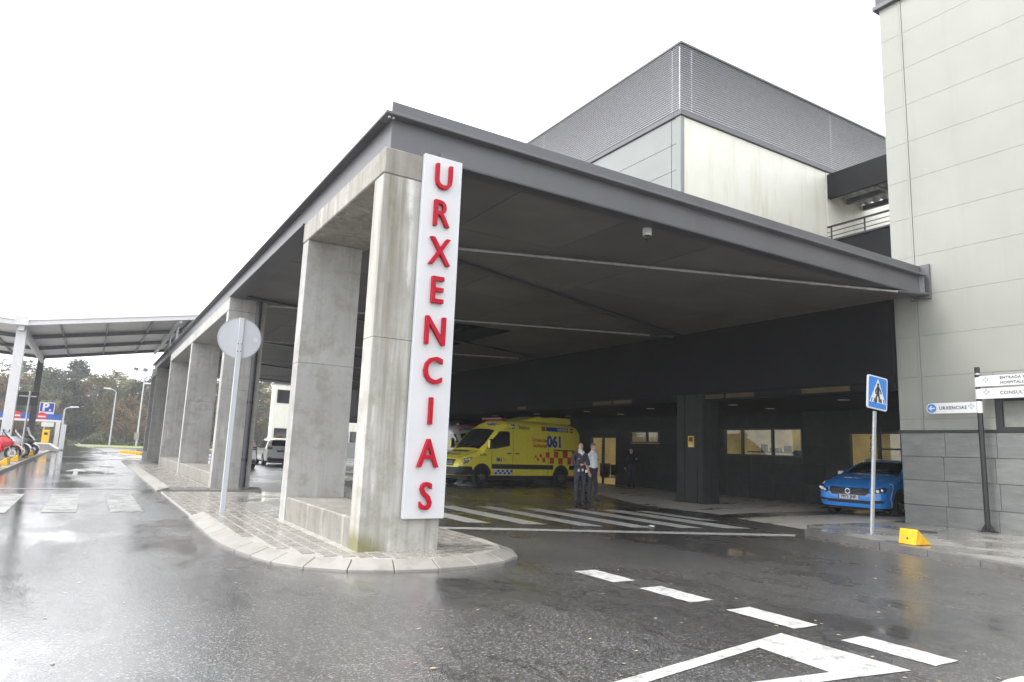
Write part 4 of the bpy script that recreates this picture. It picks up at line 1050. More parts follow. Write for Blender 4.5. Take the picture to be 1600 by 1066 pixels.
def ambulance(name, label, loc, rz, scale, paint, full=True):
    t = thing(name, label, 'ambulance', loc, rz, world=False); t.scale = (scale,)*3
    prof = [(0, .86), (.04, .98), (.12, 1.06), (.5, 1.22), (.98, 1.37), (1.08, 1.42), (1.3, 1.66), (1.82, 2.20), (1.95, 2.27), (2.2, 2.45), (2.5, 2.585), (2.8, 2.64), (3.2, 2.66), (6.3, 2.62), (6.55, 2.56), (6.65, 2.44)]
    plan = [(0, .80), (.06, .88), (.2, .95), (.5, .985), (1.2, 1.0), (6.3, 1.0), (6.65, .95)]
    tp = lambda z: 1. if z < 1.25 else 1-.085*((z-1.25)/1.35)
    L = Loft(prof, plan, .42, tp, rnd_pts=[(0, .22), (1.0, .20), (1.3, .22), (1.9, .30), (3, .34), (6.65, .34)])
    part('body', L.build(), paint, t, smooth=38)
    S = -1                                             # camera side
    WX = (1.06, 5.42); WR = .37
    for sgn in (-1, 1):
        for x in WX:
            part('arch_shade_patch', L.side(arch(L, x, .475, sgn, .40, .43), sgn, .006), 'plastic', t)  # flat dark patch on the skin in place of the shaded wheel recess
            wheel(t, x, sgn*.90, WR, .23, 'steel_dark', steel=True)
        part('cab_window', L.side([(1.26, 1.44), (1.36, 1.60), (1.92, 2.10), (2.0, 2.13), (2.42, 2.13), (2.46, 2.08), (2.46, 1.62), (2.42, 1.56), (1.7, 1.44)], sgn, .018, .06), 'glass', t)
        part('side_moulding', L.side([(1.55, .68), (4.93, .68), (4.93, .86), (1.55, .86)], sgn, .012), 'plastic', t)
        part('side_moulding', L.side([(5.91, .68), (6.5, .68), (6.5, .86), (5.91, .86)], sgn, .012), 'plastic', t)
        hd = part('headlamp', L.side([(.14, .80), (.40, .90), (.62, 1.10), (.5, 1.10), (.16, 1.0)], sgn, .010, .08), 'lamp_glass', t)
        mi = part('mirror', MB().box(1.20, 1.38, sgn*1.14-.10*(sgn < 0), sgn*1.14+.10*(sgn > 0)+0.001, 1.42, 1.80), 'plastic', t, bevel=.03)
        part('mirror_arm', MB().tube((1.33, sgn*.97, 1.45), (1.30, sgn*1.16, 1.50), .03, n=8), 'plastic', mi)
        part('mirror_back', MB().box(1.185, 1.199, sgn*1.20-.06, sgn*1.20+.06, 1.46, 1.76), paint, mi)
    part('windscreen', L.over([(1.10, -.72), (1.10, .72), (1.30, .80), (1.84, .74), (1.84, -.74), (1.30, -.80)], .008, .1), 'glass', t)
    bp = MB(); bp.add(L.fr([(-.93, .40+.03), (.93, .45), (.93, .72), (-.93, .72)], .035).v, L.fr([(-.93, .43), (.93, .45), (.93, .72), (-.93, .72)], .035).f); part('bumper', bp, 'plastic', t)
    for sgn in (-1, 1): part('bumper_side', L.side([(.03, .44), (.58, .44), (.62, .62), (.55, .75), (.03, .75)], sgn, .02), 'plastic', t)
    gr = part('grille', L.fr([(-.60, .76), (.60, .76), (.66, 1.0), (-.66, 1.0)], .016), 'plastic', t)
    for z in (.81, .87, .93): part('grille_bar', L.fr([(-.55, z), (.55, z), (.55, z+.018), (-.55, z+.018)], .024), 'chrome', gr)
    rg = MB().lathe([(.085, 0), (.11, 0), (.11, .012), (.085, .012)], 24, 'x', (-.045, 0, .885), True); part('emblem_ring', rg, 'chrome', gr)
    vv = MB()
    for pts in ([(-.06, .935), (-.02, .83), (.0, .875), (.02, .83), (.06, .935)],):
        for (y1, z1), (y2, z2) in zip(pts[:-1], pts[1:]): vv.tube((-.046, y1, z1), (-.046, y2, z2), .008, n=5)
    part('emblem', vv, 'chrome', gr)
    pl_ = part('number_plate', MB().box(-.085, -.07, -.26, .26, .50, .61), 'plate_white', t); l = text_mb('4081 HVV', .1).xf(lambda u, v, _: (-.088, -u, .555+v)); part('plate_text', l, 'black', pl_)
    for sgn in (-1, 1): part('wiper', MB().path([(1.13, sgn*.3+.25, L.top(1.13, .4)+.03), (1.34, sgn*.3-.3, L.top(1.34, .4)+.03)], .012, 5), 'black', t)
    for sgn in (-1, 1): part('bonnet_gap', MB().path([(x, sgn*y, L.top(x, y)+.002) for x, y in ((.16, .62), (.5, .74), (1.0, .78))], .007, 5), 'black', t)
    part('bonnet_vent', L.over([(.72, -.45), (.72, .45), (.86, .48), (.86, -.48)], .012), 'plastic', t)
    part('beacon_bar', MB().box(2.30, 2.62, -.62, .62, 2.58, 2.70), plain('beacon_red', (.16, .012, .01), .2), t, bevel=.04)
    part('roof_pod', MB().ext([(3.4, 2.62), (4.4, 2.84), (4.8, 2.80), (5.2, 2.86), (6.35, 2.86), (6.4, 2.6)], 'y', -.62, .62), paint, t, bevel=.03)
    part('underbody', MB().box(.5, 6.4, -.8, .8, .26, .43), 'plastic', t)
    if full:
        S = 1 if False else -1
        def st(txt, size, x, z, mat, bold=.0, align='CENTER'): part('lettering', L.side_text(txt, size, x, z, S, .009, bold, align), mat, t)
        def sq(x0, x1, z0, z1, mat, nm='livery_square'): part(nm, L.side([(x0, z0), (x1, z0), (x1, z1), (x0, z1)], S, .008, .2), mat, t)
        st('061', .62, 5.02, 1.80, 'amb_blue', .03); st('Urxencias', .21, 4.56, 1.86, 'amb_red', .006, 'RIGHT'); st('Sanitarias', .21, 4.56, 1.64, 'amb_red', .006, 'RIGHT')
        st('basico', .24, 3.25, 2.335, 'black', .004)
        st('061', .20, 1.92, 1.03, 'amb_blue', .012); st('A-570', .12, 1.10, 1.19, 'black', .003); st('Urxencias', .055, 2.2, 1.06, 'amb_red'); st('Sanitarias', .055, 2.2, .99, 'amb_red')
        # rows of red squares growing backwards
        for x0, z, s_ in ((3.78, 1.10, .05), (3.86, 1.15, .09), (3.97, 1.03, .12), (4.12, 1.16, .14), (4.28, .98, .18), (4.48, 1.16, .22), (4.72, .92, .25), (4.97, 1.17, .26), (5.23, .9, .27), (5.50, 1.17, .3), (5.80, .9, .3), (6.1, 1.17, .3)):
            sq(x0, x0+s_, z, z+s_, 'amb_red')
        sq(4.95, 6.2, 1.455, 1.50, 'black', 'door_rail')
        sq(2.05, 2.75, 2.25, 2.43, 'amb_blue', 'livery_band'); sq(2.35, 2.55, 2.27, 2.42, 'plate_white', 'livery_plate')
        sq(4.25, 4.48, 2.24, 2.42, 'amb_red', 'side_lamp'); sq(4.52, 5.88, 2.25, 2.42, 'amb_blue', 'livery_band'); sq(5.98, 6.2, 2.24, 2.42, 'amb_red', 'side_lamp'); 
        for r_ in range(3):
            for k in range(7): 
                x0 = 5.2+k*.09+(.045 if r_ % 2 else 0); part('check', L.side([(x0, 2.27+r_*.045), (x0+.045, 2.27+r_*.045), (x0+.045, 2.31+r_*.045), (x0, 2.31+r_*.045)], S, .011), 'plate_white', t)
        sq(1.66, 2.62, .46, .655, 'plate_white', 'check_band')
        for r_ in range(2):
            for k in range(4):
                x0 = 1.72+k*.23+(.115 if r_ else 0); part('check', L.side([(x0, .475+r_*.085), (x0+.11, .475+r_*.085), (x0+.11, .555+r_*.085), (x0, .555+r_*.085)], S, .012), 'amb_blue', t)
        for x in (2.63, 4.62): sq(x, x+.015, .48, 2.18, 'plastic', 'door_gap')
        sq(1.52, 1.535, .70, 1.35, 'plastic', 'door_gap')
        for x0 in (2.28, 2.72): part('door_handle', L.side([(x0, 1.26), (x0+.24, 1.26), (x0+.24, 1.30), (x0, 1.30)], S, .03), 'plastic', t)
        for k in range(11):
            x = 2.75+k*.33; part('marker_lamp', L.side([(x, 2.47), (x+.04, 2.47), (x+.04, 2.51), (x, 2.51)], S, .012), 'plate_white', t)
        l = text_mb('061', .22, 0, .012).xf(lambda u, v, _: (2.12+v*.75, -.35-u, L.top(2.12+v*.75, -.35-u)+.012)); l.xf(lambda x, y, z: (x-.01, y, z+.006)); part('lettering', l, 'amb_blue', t)
        l = text_mb('AMBULANCIA', .15, 0, .004).xf(lambda u, v, _: (.42+v, -u, L.top(.42+v, -u)+.01)); part('lettering', l, 'amb_blue', t)
    else:
        l = text_mb('AMBULANCIA', .20, 0, .006).xf(lambda u, v, _: (2.12+v*.8, -u, L.top(2.12+v*.8, -u)+.012)); part('lettering', l, 'line_grey', t)
        for sgn in (-1, 1): part('livery_square', L.over([(2.02, sgn*.62-.07), (2.02, sgn*.62+.07), (2.2, sgn*.62+.07), (2.2, sgn*.62-.07)], .012), 'amb_red', t)
    return t
# heading: local +x runs backwards along the van
fwh = Vector((13.88, 24.89, 0)); rwh = Vector((18.59, 25.82, 0)); dv = (rwh-fwh).normalized(); SC = (rwh-fwh).length/4.36*.985
ang = math.atan2(dv.y, dv.x); nrm = Vector((-dv.y, dv.x, 0))
org = fwh-dv*1.06*SC+nrm*1.01*SC
ambulance('ambulance', 'yellow ambulance van marked 061 parked under the canopy', org, ang, SC, 'amb_yellow')
ambulance('ambulance', 'white ambulance van standing behind the yellow ambulance', (17.3, 30.3, 0), rad(88), 1.06, 'amb_white', False)

def car(name, label, cat, loc, rz, scale, paint, mpv=False):
    t = thing(name, label, cat, loc, rz, world=False); t.scale = (scale,)*3
    if not mpv:
        prof = [(0, .60), (.02, .69), (.07, .755), (.16, .80), (.5, .92), (1.0, 1.05), (1.32, 1.11), (1.5, 1.17), (2.1, 1.42), (2.35, 1.475), (2.9, 1.495), (3.8, 1.46), (4.3, 1.30), (4.6, 1.02), (4.64, .8)]
        plan = [(0, .50), (.03, .66), (.09, .78), (.2, .855), (.42, .91), (.8, .93), (4.2, .93), (4.64, .75)]
        tp = lambda z: 1. if z < .90 else 1-.28*((z-.90)/.60)
        L = Loft(prof, plan, .24, tp, rnd_pts=[(0, .12), (.5, .13), (1.3, .10), (1.6, .08), (2.3, .12), (4.64, .2)], nose=lambda x, z: max(0, 1-x/.7)*(.55*max(0, .42-z)**1.5+.10*max(0, z-.62)))
    else:
        prof = [(0, .72), (.06, .86), (.7, 1.02), (1.1, 1.12), (1.9, 1.55), (2.4, 1.64), (3.8, 1.62), (4.25, 1.55), (4.42, 1.25), (4.52, 1.08), (4.58, .95)]
        plan = [(0, .6), (.1, .78), (.4, .90), (.9, .93), (4.1, .93), (4.4, .90), (4.58, .83)]
        tp = lambda z: 1. if z < .95 else 1-.24*((z-.95)/.68)
        L = Loft(prof, plan, .27, tp, rnd_pts=[(0, .15), (1.2, .1), (2.3, .14), (4.58, .22)])
    part('body', L.build(110), paint, t, smooth=38)
    WX = (.86, 3.62); R = .335
    for sgn in (-1, 1):
        for x in WX:
            part('arch_shade_patch', L.side(arch(L, x, .40, sgn, .34, .25), sgn, .005), 'plastic', t)  # shade of the hollow round the wheel, painted as a flat dark patch
            wheel(t, x, sgn*.83, R, .22, 'alloy', 5)
        a = 1.62 if not mpv else 1.5
        part('side_window', L.side([(a, 1.0), (2.08 if not mpv else 2.0, 1.33 if not mpv else 1.48), (2.9, 1.385 if not mpv else 1.52), (3.7, 1.36 if not mpv else 1.50), (4.05, 1.22 if not mpv else 1.4), (4.1, 1.02), (3, 1.0)], sgn, .006), 'glass', t)
        part('window_pillar', L.side([(2.75, .99), (2.83, .99), (2.83, 1.40 if not mpv else 1.54), (2.75, 1.40 if not mpv else 1.54)], sgn, .009), 'plastic', t)
        m_ = part('mirror', MB().box(1.62, 1.76, sgn*.99-.09, sgn*.99+.09, 1.02, 1.13), 'car_white', t, bevel=.03); part('mirror_glass', MB().box(1.761, 1.766, sgn*.99-.075, sgn*.99+.075, 1.035, 1.115), 'glass', m_)
        part('roof_rail', MB().path([(2.2, sgn*.58, L.top(2.2, .58)), (2.4, sgn*.585, L.top(2.4, .585)+.05), (3.6, sgn*.585, L.top(3.6, .585)+.05), (3.9, sgn*.57, L.top(3.9, .57))], .026, 6), 'car_white', t)
        part('door_handle', L.side([(2.55, .84), (2.75, .84), (2.75, .87), (2.55, .87)], sgn, .02), paint, t)
    part('windscreen', L.over([(1.40, -.70), (1.40, .70), (2.06, .585), (2.06, -.585)] if not mpv else [(1.2, -.72), (1.2, .72), (1.85, .62), (1.85, -.62)], .006, .1), 'glass', t)
    part('underbody', MB().box(.35, 4.3, -.7, .7, .16, .27), 'plastic', t)
    xb = 1.30 if not mpv else 1.12
    for sgn in (-1, 1):
        part('bonnet_gap', MB().path([(x, sgn*y, L.top(x, y)+.002) for x, y in ((.22, .66), (.45, .72), (.8, .745), (1.1, .75), (xb-.03, .74))], .006, 5), 'black', t)
        part('bonnet_crease', MB().path([(x, sgn*y, L.top(x, y)-.004) for x, y in ((.22, .40), (.6, .50), (1.0, .56), (xb-.03, .6))], .012, 6), paint, t, smooth=0)
        part('wiper', MB().path([(xb+.12, sgn*.1+.2, L.top(xb+.12, .3)+.02), (xb+.26, sgn*.1-.25, L.top(xb+.26, .3)+.02)], .010, 5), 'black', t)
        for xg in (1.28, 2.42): part('door_gap', L.side([(xg, .34), (xg+.012, .34), (xg+.012, .98), (xg, .98)], sgn, .008), 'black', t)
    part('cowl', L.over([(xb-.02, -.72), (xb-.02, .72), (xb+.10, .72), (xb+.10, -.72)], .004), 'black', t)
    if not mpv:
        gr = part('grille', L.fr([(-.43, .56), (.43, .56), (.50, .62), (.49, .715), (-.49, .715), (-.50, .62)], .008, .05), 'black', t)
        rim_ = MB()
        pl = [(-.44, .55), (.44, .55), (.52, .62), (.50, .725), (-.50, .725), (-.52, .62), (-.44, .55)]
        rim_.path([(L.front(y, z)-.008, y, z) for y, z in pl], .012, 6); part('grille_surround', rim_, 'chrome', gr)
        for z in (.585, .615, .645, .675): part('grille_bar', L.fr([(-.46, z), (.46, z), (.46, z+.010), (-.46, z+.010)], .014), 'steel', gr)
        part('diagonal_bar', MB().path([(L.front(.36, .565)-.022, .36, .562), (L.front(0, .63)-.022, 0, .635), (L.front(-.36, .71)-.022, -.36, .71)], .013, 6), 'chrome', gr)
        part('emblem_ring', MB().lathe([(.05, 0), (.072, 0), (.072, .02), (.05, .02)], 20, 'x', (L.front(0, .635)-.05, 0, .635), True), 'chrome', gr)
        part('emblem', MB().box(L.front(0, .635)-.056, L.front(0, .635)-.048, -.075, .075, .62, .65), 'amb_blue', gr)
        pl_ = part('number_plate', MB().box(L.front(0, .5)-.03, L.front(0, .5)-.012, -.26, .26, .435, .545), 'plate_white', t)
        part('plate_band', MB().box(L.front(0, .5)-.032, L.front(0, .5)-.031, .225, .258, .437, .543), 'amb_blue', pl_)
        l = text_mb('7971 JHF', .105, 0, .004).xf(lambda u, v, _: (L.front(0, .5)-.033, -u-.01, .49+v)); part('plate_text', l, 'black', pl_)
        part('lower_intake', L.fr([(-.55, .34), (.55, .34), (.62, .415), (-.62, .415)], .01, .05), 'plastic', t)
        part('splitter', L.fr([(-.72, .26), (.72, .26), (.72, .285), (-.72, .285)], .012, .05), paint, t)
        for sgn in (-1, 1):
            q = [(sgn*.53, .60), (sgn*.60, .585), (sgn*.845, .64), (sgn*.865, .74), (sgn*.80, .765), (sgn*.58, .69)]
            h = part('headlamp', L.fr(q, .008, .04), 'plastic', t)
            for yy, r_ in ((.63, .035), (.715, .042), (.795, .035)):
                zz = .635+(yy-.6)*.28; part('lamp_lens', MB().lathe([(r_, -.012), (r_*.9, 0), (r_*.5, .008)], 14, 'x', (L.front(sgn*yy, zz)-.012, sgn*yy, zz)), 'lamp_glass', h)
            ed = MB().path([(L.front(y, z)-.006, y, z) for y, z in q+[q[0]]], .008, 5); part('lamp_edge', ed, 'chrome', h)
            fg = part('fog_recess', L.fr([(sgn*.60, .36), (sgn*.82, .38), (sgn*.80, .45), (sgn*.64, .42)], .008, .04), 'plastic', t)
            part('chrome_strip', MB().path([(L.front(y, z)-.012, y, z) for y, z in ((sgn*.56, .425), (sgn*.66, .37), (sgn*.80, .375), (sgn*.84, .455))], .010, 6), 'chrome', fg)
            part('fender_stripe', L.side([(.40, .27), (.43, .27), (.37, .50), (.52, .86), (.48, .86), (.335, .50)], sgn, .007, .05), 'plate_white', t)
            part('white_door', L.side([(1.30, .30), (3.2, .30), (3.2, .93), (1.12, .93), (1.16, .70)], sgn, .005), 'car_white', t)
        part('bonnet_lettering', text_mb('061', .14, 0, .002).xf(lambda u, v, _: (.66+v, -u+.05, L.top(.66+v, -u+.05)+.006)), 'plate_white', t)
        part('bonnet_emblem', MB().path([(.66+.09*math.cos(a*.7), .30+.10*math.sin(a*.7), L.top(.66, .3)+.008) for a in range(10)], .010, 5), 'plate_white', t)
        part('bonnet_lettering', text_mb('SANITARIAS', .06, 0, .001).xf(lambda u, v, _: (.78+v, -u-.18, L.top(.78+v, -u-.18)+.006)), 'plate_white', t)
    else:
        rw = part('rear_window', L.re([(-.58, 1.16), (.58, 1.16), (.62, 1.26), (.54, 1.48), (-.54, 1.48), (-.62, 1.26)], .010), 'glass', t); part('wiper', MB().tube((4.52, .05, 1.17), (4.45, -.3, 1.26), .012, n=5), 'plastic', rw)
        for sgn in (-1, 1):
            for z in (.96, 1.05): part('tail_lamp', L.re([(sgn*.56, z), (sgn*.84, z), (sgn*.84, z+.055), (sgn*.56, z+.055)], .012, .05), 'tail_red' if z > 1 else 'plastic', t)
            part('reflector', L.re([(sgn*.58, .46), (sgn*.78, .46), (sgn*.78, .50), (sgn*.58, .50)], .014), 'tail_red', t)
        part('rear_bumper', L.re([(-.80, .28), (.80, .28), (.82, .44), (-.82, .44)], .016), 'plastic', t)
        pl_ = part('number_plate', L.re([(-.30, .80), (.30, .80), (.30, .91), (-.30, .91)], .016), 'line_grey', t)
        part('emblem', MB().tube((4.60, -.07, 1.0), (4.60, 0, 1.05), .012, n=5).tube((4.60, 0, 1.05), (4.60, .07, 1.0), .012, n=5), 'chrome', t)
        part('roof_light', MB().box(2.6, 2.9, -.2, .2, 1.63, 1.75), 'yellow', t, bevel=.03)
    return t
hd = math.atan2(.12, .99)
car('blue_car', 'bright blue estate car parked at the children\'s entrance', 'car', (19.05, 12.2, .02), hd, 1.12, 'car_blue')
car('white_people_carrier', 'white people carrier seen from behind through the first portal', 'car', (10.75, 49.6, 0), rad(-93), 1.06, 'car_white', True)
car('white_people_carrier', 'white car mostly hidden behind the middle portal pillars', 'car', (7.2, 44.0, 0), rad(-93), 1.06, 'car_white', True)

# ---- motorcycles (local: +x forward)
def motorcycle(label, loc, rz, col, scooter=False):
    t = thing('motorcycle' if not scooter else 'scooter', label, 'motorcycle', loc, rz, world=False); t.scale = (1.12,)*3
    r = .31 if not scooter else .26; wb = 1.40
    M[label] = plain('fairing_paint_%s' % label.split()[0], col, .25, var=.05, coat=.7)
    for x in (0, -wb):
        o = part('wheel', MB().lathe([(r*.74, -.055), (r*.92, -.06), (r, -.02), (r, .02), (r*.92, .06), (r*.74, .055)], 28, 'y', (x, 0, r), True), 'rubber', t, smooth=40)
        for k in range(5):
            a = k*1.257; part('spoke', MB().tube((x, 0, r), (x+r*.76*math.cos(a), 0, r+r*.76*math.sin(a)), .03, .022, 6), 'alloy', o)
        part('brake_disc', MB().lathe([(.09, -.075), (.15, -.075), (.15, -.07), (.09, -.07)], 20, 'y', (x, 0, r), True), 'alloy', o)
    for s_ in (-1, 1): part('fork', MB().tube((0, s_*.09, r), (-.32, s_*.09, .92), .028, n=8), 'alloy' if not scooter else 'plastic', t, smooth=40)
    part('mudguard', MB().ext([(r*1.12*math.cos(rad(a)), r+r*1.12*math.sin(rad(a))) for a in range(20, 151, 13)]+[(r*1.22*math.cos(rad(a)), r+r*1.22*math.sin(rad(a))) for a in range(150, 19, -13)], 'y', -.08, .08), M[label], t)
    def shell(nm, outline, hw_, mat, bev=.05): part(nm, MB().ext(outline, 'y', -hw_, hw_), mat, t, smooth=60, bevel=bev)
    shell('nose_fairing', [(.02, .70), (-.10, .58), (-.42, .52), (-.52, .72), (-.50, 1.0), (-.30, 1.02), (-.08, .88)], .17, M[label])
    shell('side_fairing', [(-.30, .36), (-.95, .26), (-1.0, .45), (-.75, .66), (-.40, .72)], .19, M[label])
    shell('tank', [(-.50, .78), (-.48, .98), (-.62, 1.06), (-.90, .98), (-1.0, .80)], .15, M[label] if not scooter else 'plastic')
    shell('seat', [(-.92, .82), (-.95, .90), (-1.35, .92), (-1.70, 1.0), (-1.72, .95), (-1.40, .82)], .13, 'plastic', .03)
    shell('tail', [(-1.30, .68), (-1.35, .82), (-1.78, .95), (-1.82, .86)], .10, M[label], .03)
    shell('engine', [(-.45, .28), (-1.02, .26), (-1.02, .60), (-.50, .64)], .14, 'steel_dark', .03)
    part('windshield', MB().ext([(-.10, .93), (-.30, 1.02), (-.46, 1.28 if not scooter else 1.48), (-.43, 1.28 if not scooter else 1.48), (-.24, 1.05)], 'y', -.14, .14), 'glass', t)
    part('handlebar', MB().path([(-.50, -.36, .98), (-.42, -.18, 1.02), (-.42, .18, 1.02), (-.50, .36, .98)], .018, 6), 'black', t, smooth=40)
    for s_ in (-1, 1):
        mi = part('mirror', MB().lathe([(.02, -.02), (.075, 0), (.02, .02)], 12, 'x', (-.34, s_*.34, 1.24)), 'plastic', t, smooth=40); part('stalk', MB().tube((-.40, s_*.2, 1.02), (-.35, s_*.33, 1.22), .01, n=5), 'plastic', mi)
    part('headlamp', MB().box(-.06, .0, -.11, .11, .74, .84), 'lamp_glass', t, bevel=.03)
    part('exhaust', MB().tube((-.9, -.16, .30), (-1.6, -.20, .50), .05, .06, 10), 'alloy', t, smooth=40)
    part('stand', MB().tube((-.85, .12, .30), (-.75, .32, .0), .015, n=6), 'steel_dark', t)
    return t
motorcycle('red sport motorcycle parked nearest the shelter post', (-3.0, 40.6, .125), rad(-12), (.55, .012, .03))
motorcycle('white sport motorcycle between the red one and the scooter', (-2.95, 45.5, .125), rad(-14), (.62, .63, .65))
motorcycle('black scooter with tall windshield, last in the bay row', (-2.75, 50.6, .125), rad(-18), (.035, .037, .042), True)
motorcycle('grey scooter half hidden behind the black scooter', (-2.95, 53.2, .125), rad(-16), (.14, .145, .155), True)

# ================================================================== PEOPLE
M['skin'] = plain('skin', (.60, .36, .27), .55, var=.06)
M['navy'] = plain('navy_cloth', (.05, .048, .07), .85, var=.2, scale=12)
M['trouser'] = plain('dark_trousers', (.038, .038, .058), .85, var=.2, scale=12)
M['shirt'] = plain('white_shirt', (.74, .77, .84), .8, var=.06, scale=12)
M['hair_dark'] = plain('dark_hair', (.018, .014, .012), .6)
M['hair_grey'] = plain('grey_hair', (.16, .155, .15), .6)
M['shoe'] = plain('black_shoe', (.015, .015, .016), .35)
M['black_cloth'] = plain('black_cloth', (.010, .010, .012), .9)
def person(label, loc, rz, H, top_mat, hair_mat, arms, belly=.0, head_turn=0., feet=((-.11, .0), (.11, .02)), sleeve_mat=None, fore='skin', extras=None):
    """faces local -Y; arms: for each side a list shoulder->elbow->wrist->knuckles"""
    t = thing('person', label, 'person', loc, rz, world=False); k = H/1.75; t.scale = (k, k, k)
    V = []; E = []; Rd = []; seg = []
    def v(p, r): V.append(p); Rd.append(r); return len(V)-1
    def e(a, b, mat): E.append((a, b)); seg.append((a, b, mat))
    pel = v((0, 0, .95), (.165, .115)); wai = v((0, -.01-belly*.3, 1.08), (.15+belly*.4, .11+belly)); che = v((0, -.0, 1.28), (.175, .115+belly*.4)); sh = v((0, .01, 1.42), (.13, .085)); nk = v((0, -.0, 1.50), (.056, .058)); hb = v((0, -.02, 1.56), (.066, .072)); hm = v((0, -.022, 1.64), (.076, .092)); ht = v((0, -.012, 1.715), (.058, .07))
    e(pel, wai, 'trouser'); e(wai, che, top_mat); e(che, sh, top_mat); e(sh, nk, 'shirt'); e(nk, hb, 'skin'); e(hb, hm, 'skin'); e(hm, ht, 'skin')
    for s_, (fx, fy) in zip((-1, 1), feet):
        hip = v((s_*.09, 0, .88), (.095, .10)); kn = v((fx*.98, fy-.02, .48), (.062, .065)); an = v((fx, fy+.02, .09), (.052, .056)); toe = v((fx*1.15, fy-.15, .035), (.042, .032))
        e(pel, hip, 'trouser'); e(hip, kn, 'trouser'); e(kn, an, 'trouser'); e(an, toe, 'shoe')
    for s_, A in zip((-1, 1), arms):
        a0 = v((s_*.185, .01, 1.385), (.062, .062)); e(sh, a0, top_mat); pr = a0
        for q, p in enumerate(A):
            r_ = (.046, .034, .032)[q]; c = v(p, (r_, r_)); e(pr, c, (sleeve_mat or top_mat) if q == 0 else (fore if q == 1 else 'skin')); pr = c
    me = bpy.data.meshes.new('body'); me.from_pydata(V, E, [])
    o = link('body', me); md = o.modifiers.new('skin', 'SKIN'); md.use_smooth_shade = True
    for i, r_ in enumerate(Rd): me.skin_vertices[0].data[i].radius = r_
    me.skin_vertices[0].data[pel].use_root = True
    ms = o.modifiers.new('sub', 'SUBSURF'); ms.levels = 2; ms.render_levels = 2
    dg = bpy.context.evaluated_depsgraph_get(); ev = bpy.data.meshes.new_from_object(o.evaluated_get(dg)); bpy.data.objects.remove(o)
    mats = []
    for s_ in seg:
        if s_[2] not in mats: mats.append(s_[2])
    ev.materials.clear()
    for mm in mats: ev.materials.append(M[mm])
    S0 = np.array([V[a] for a, b, _ in seg]); S1 = np.array([V[b] for a, b, _ in seg]); rr = np.array([(max(Rd[a])+max(Rd[b]))/2 for a, b, _ in seg]); idx = [mats.index(s_[2]) for s_ in seg]
    for p in ev.polygons:
        c = np.array(p.center); d = S1-S0; tt = np.clip(((c-S0)*d).sum(1)/np.maximum((d*d).sum(1), 1e-9), 0, 1)
        ds = np.linalg.norm(c-(S0+d*tt[:, None]), axis=1)/rr; p.material_index = idx[int(ds.argmin())]; p.use_smooth = True
    ev.name = 'body'; body = link('body', ev, t)
    # head details
    hd_ = MB(); rows = 9
    for i in range(rows):
        th = math.pi*.60*i/(rows-1)
        for q in range(16):
            a = 2*math.pi*q/16; fr_ = math.sin(a)*-1     # +1 at the face
            z = math.cos(th); rr_ = math.sin(th); cut = .0
            zz = 1.655+.098*z
            if fr_ > .25: zz = max(zz, 1.69+.02*fr_)
            elif fr_ > -.1: zz = max(zz, 1.615)
            hd_.v.append((.083*rr_*math.cos(a), -.014+.103*rr_*math.sin(a), zz))
    for i in range(rows-1):
        for q in range(16): hd_.f.append((i*16+q, i*16+(q+1) % 16, (i+1)*16+(q+1) % 16, (i+1)*16+q))
    part('hair', hd_, hair_mat, t, smooth=0)
    part('nose', MB().add([(-.013, -.108, 1.605), (.013, -.108, 1.605), (0, -.135, 1.607), (0, -.108, 1.65)], [(0, 1, 2), (0, 2, 3), (1, 3, 2), (0, 3, 1)]), 'skin', t, smooth=0)
    for s_ in (-1, 1):
        part('ear', MB().lathe([(.006, -.008), (.026, 0), (.006, .008)], 10, 'x', (s_*.078, -.005, 1.62)), 'skin', t, smooth=0)
        part('eye', MB().lathe([(.001, -.004), (.010, 0), (.001, .004)], 8, 'y', (s_*.03, -.104, 1.645)), 'black', t, smooth=0)
        part('brow', MB().box(s_*.03-.018, s_*.03+.018, -.108, -.100, 1.662, 1.668), hair_mat, t)
    part('mouth', MB().box(-.022, .022, -.104, -.098, 1.578, 1.584), plain('lips', (.26, .10, .09), .5), t)
    # hands: four curled fingers and a thumb
    for s_, A in zip((-1, 1), arms):
        w0, w1 = Vector(A[1]), Vector(A[2]); d = (w1-w0).normalized(); sd_ = d.cross(Vector((0, 0, 1))) if abs(d.z) < .8 else Vector((0, 1, 0)); sd_.normalize(); up_ = sd_.cross(d)
        for f in range(4):
            b0 = w1+sd_*(f-1.5)*.018; ln = (.062, .072, .068, .052)[f]
            p1 = b0+d*ln*.55; p2 = p1+d*ln*.35-up_*ln*.35; p3 = p2-up_*ln*.35
            part('finger', MB().path([b0-d*.01, p1, p2, p3], [.0095, .009, .008, .006], 6), 'skin', t, smooth=0)
        th0 = w1-d*.045+sd_*.03*s_; part('thumb', MB().path([th0, th0+d*.035+sd_*.028*s_, th0+d*.065+sd_*.03*s_], [.011, .010, .007], 6), 'skin', t, smooth=0)
    if extras: extras(t)
    return t
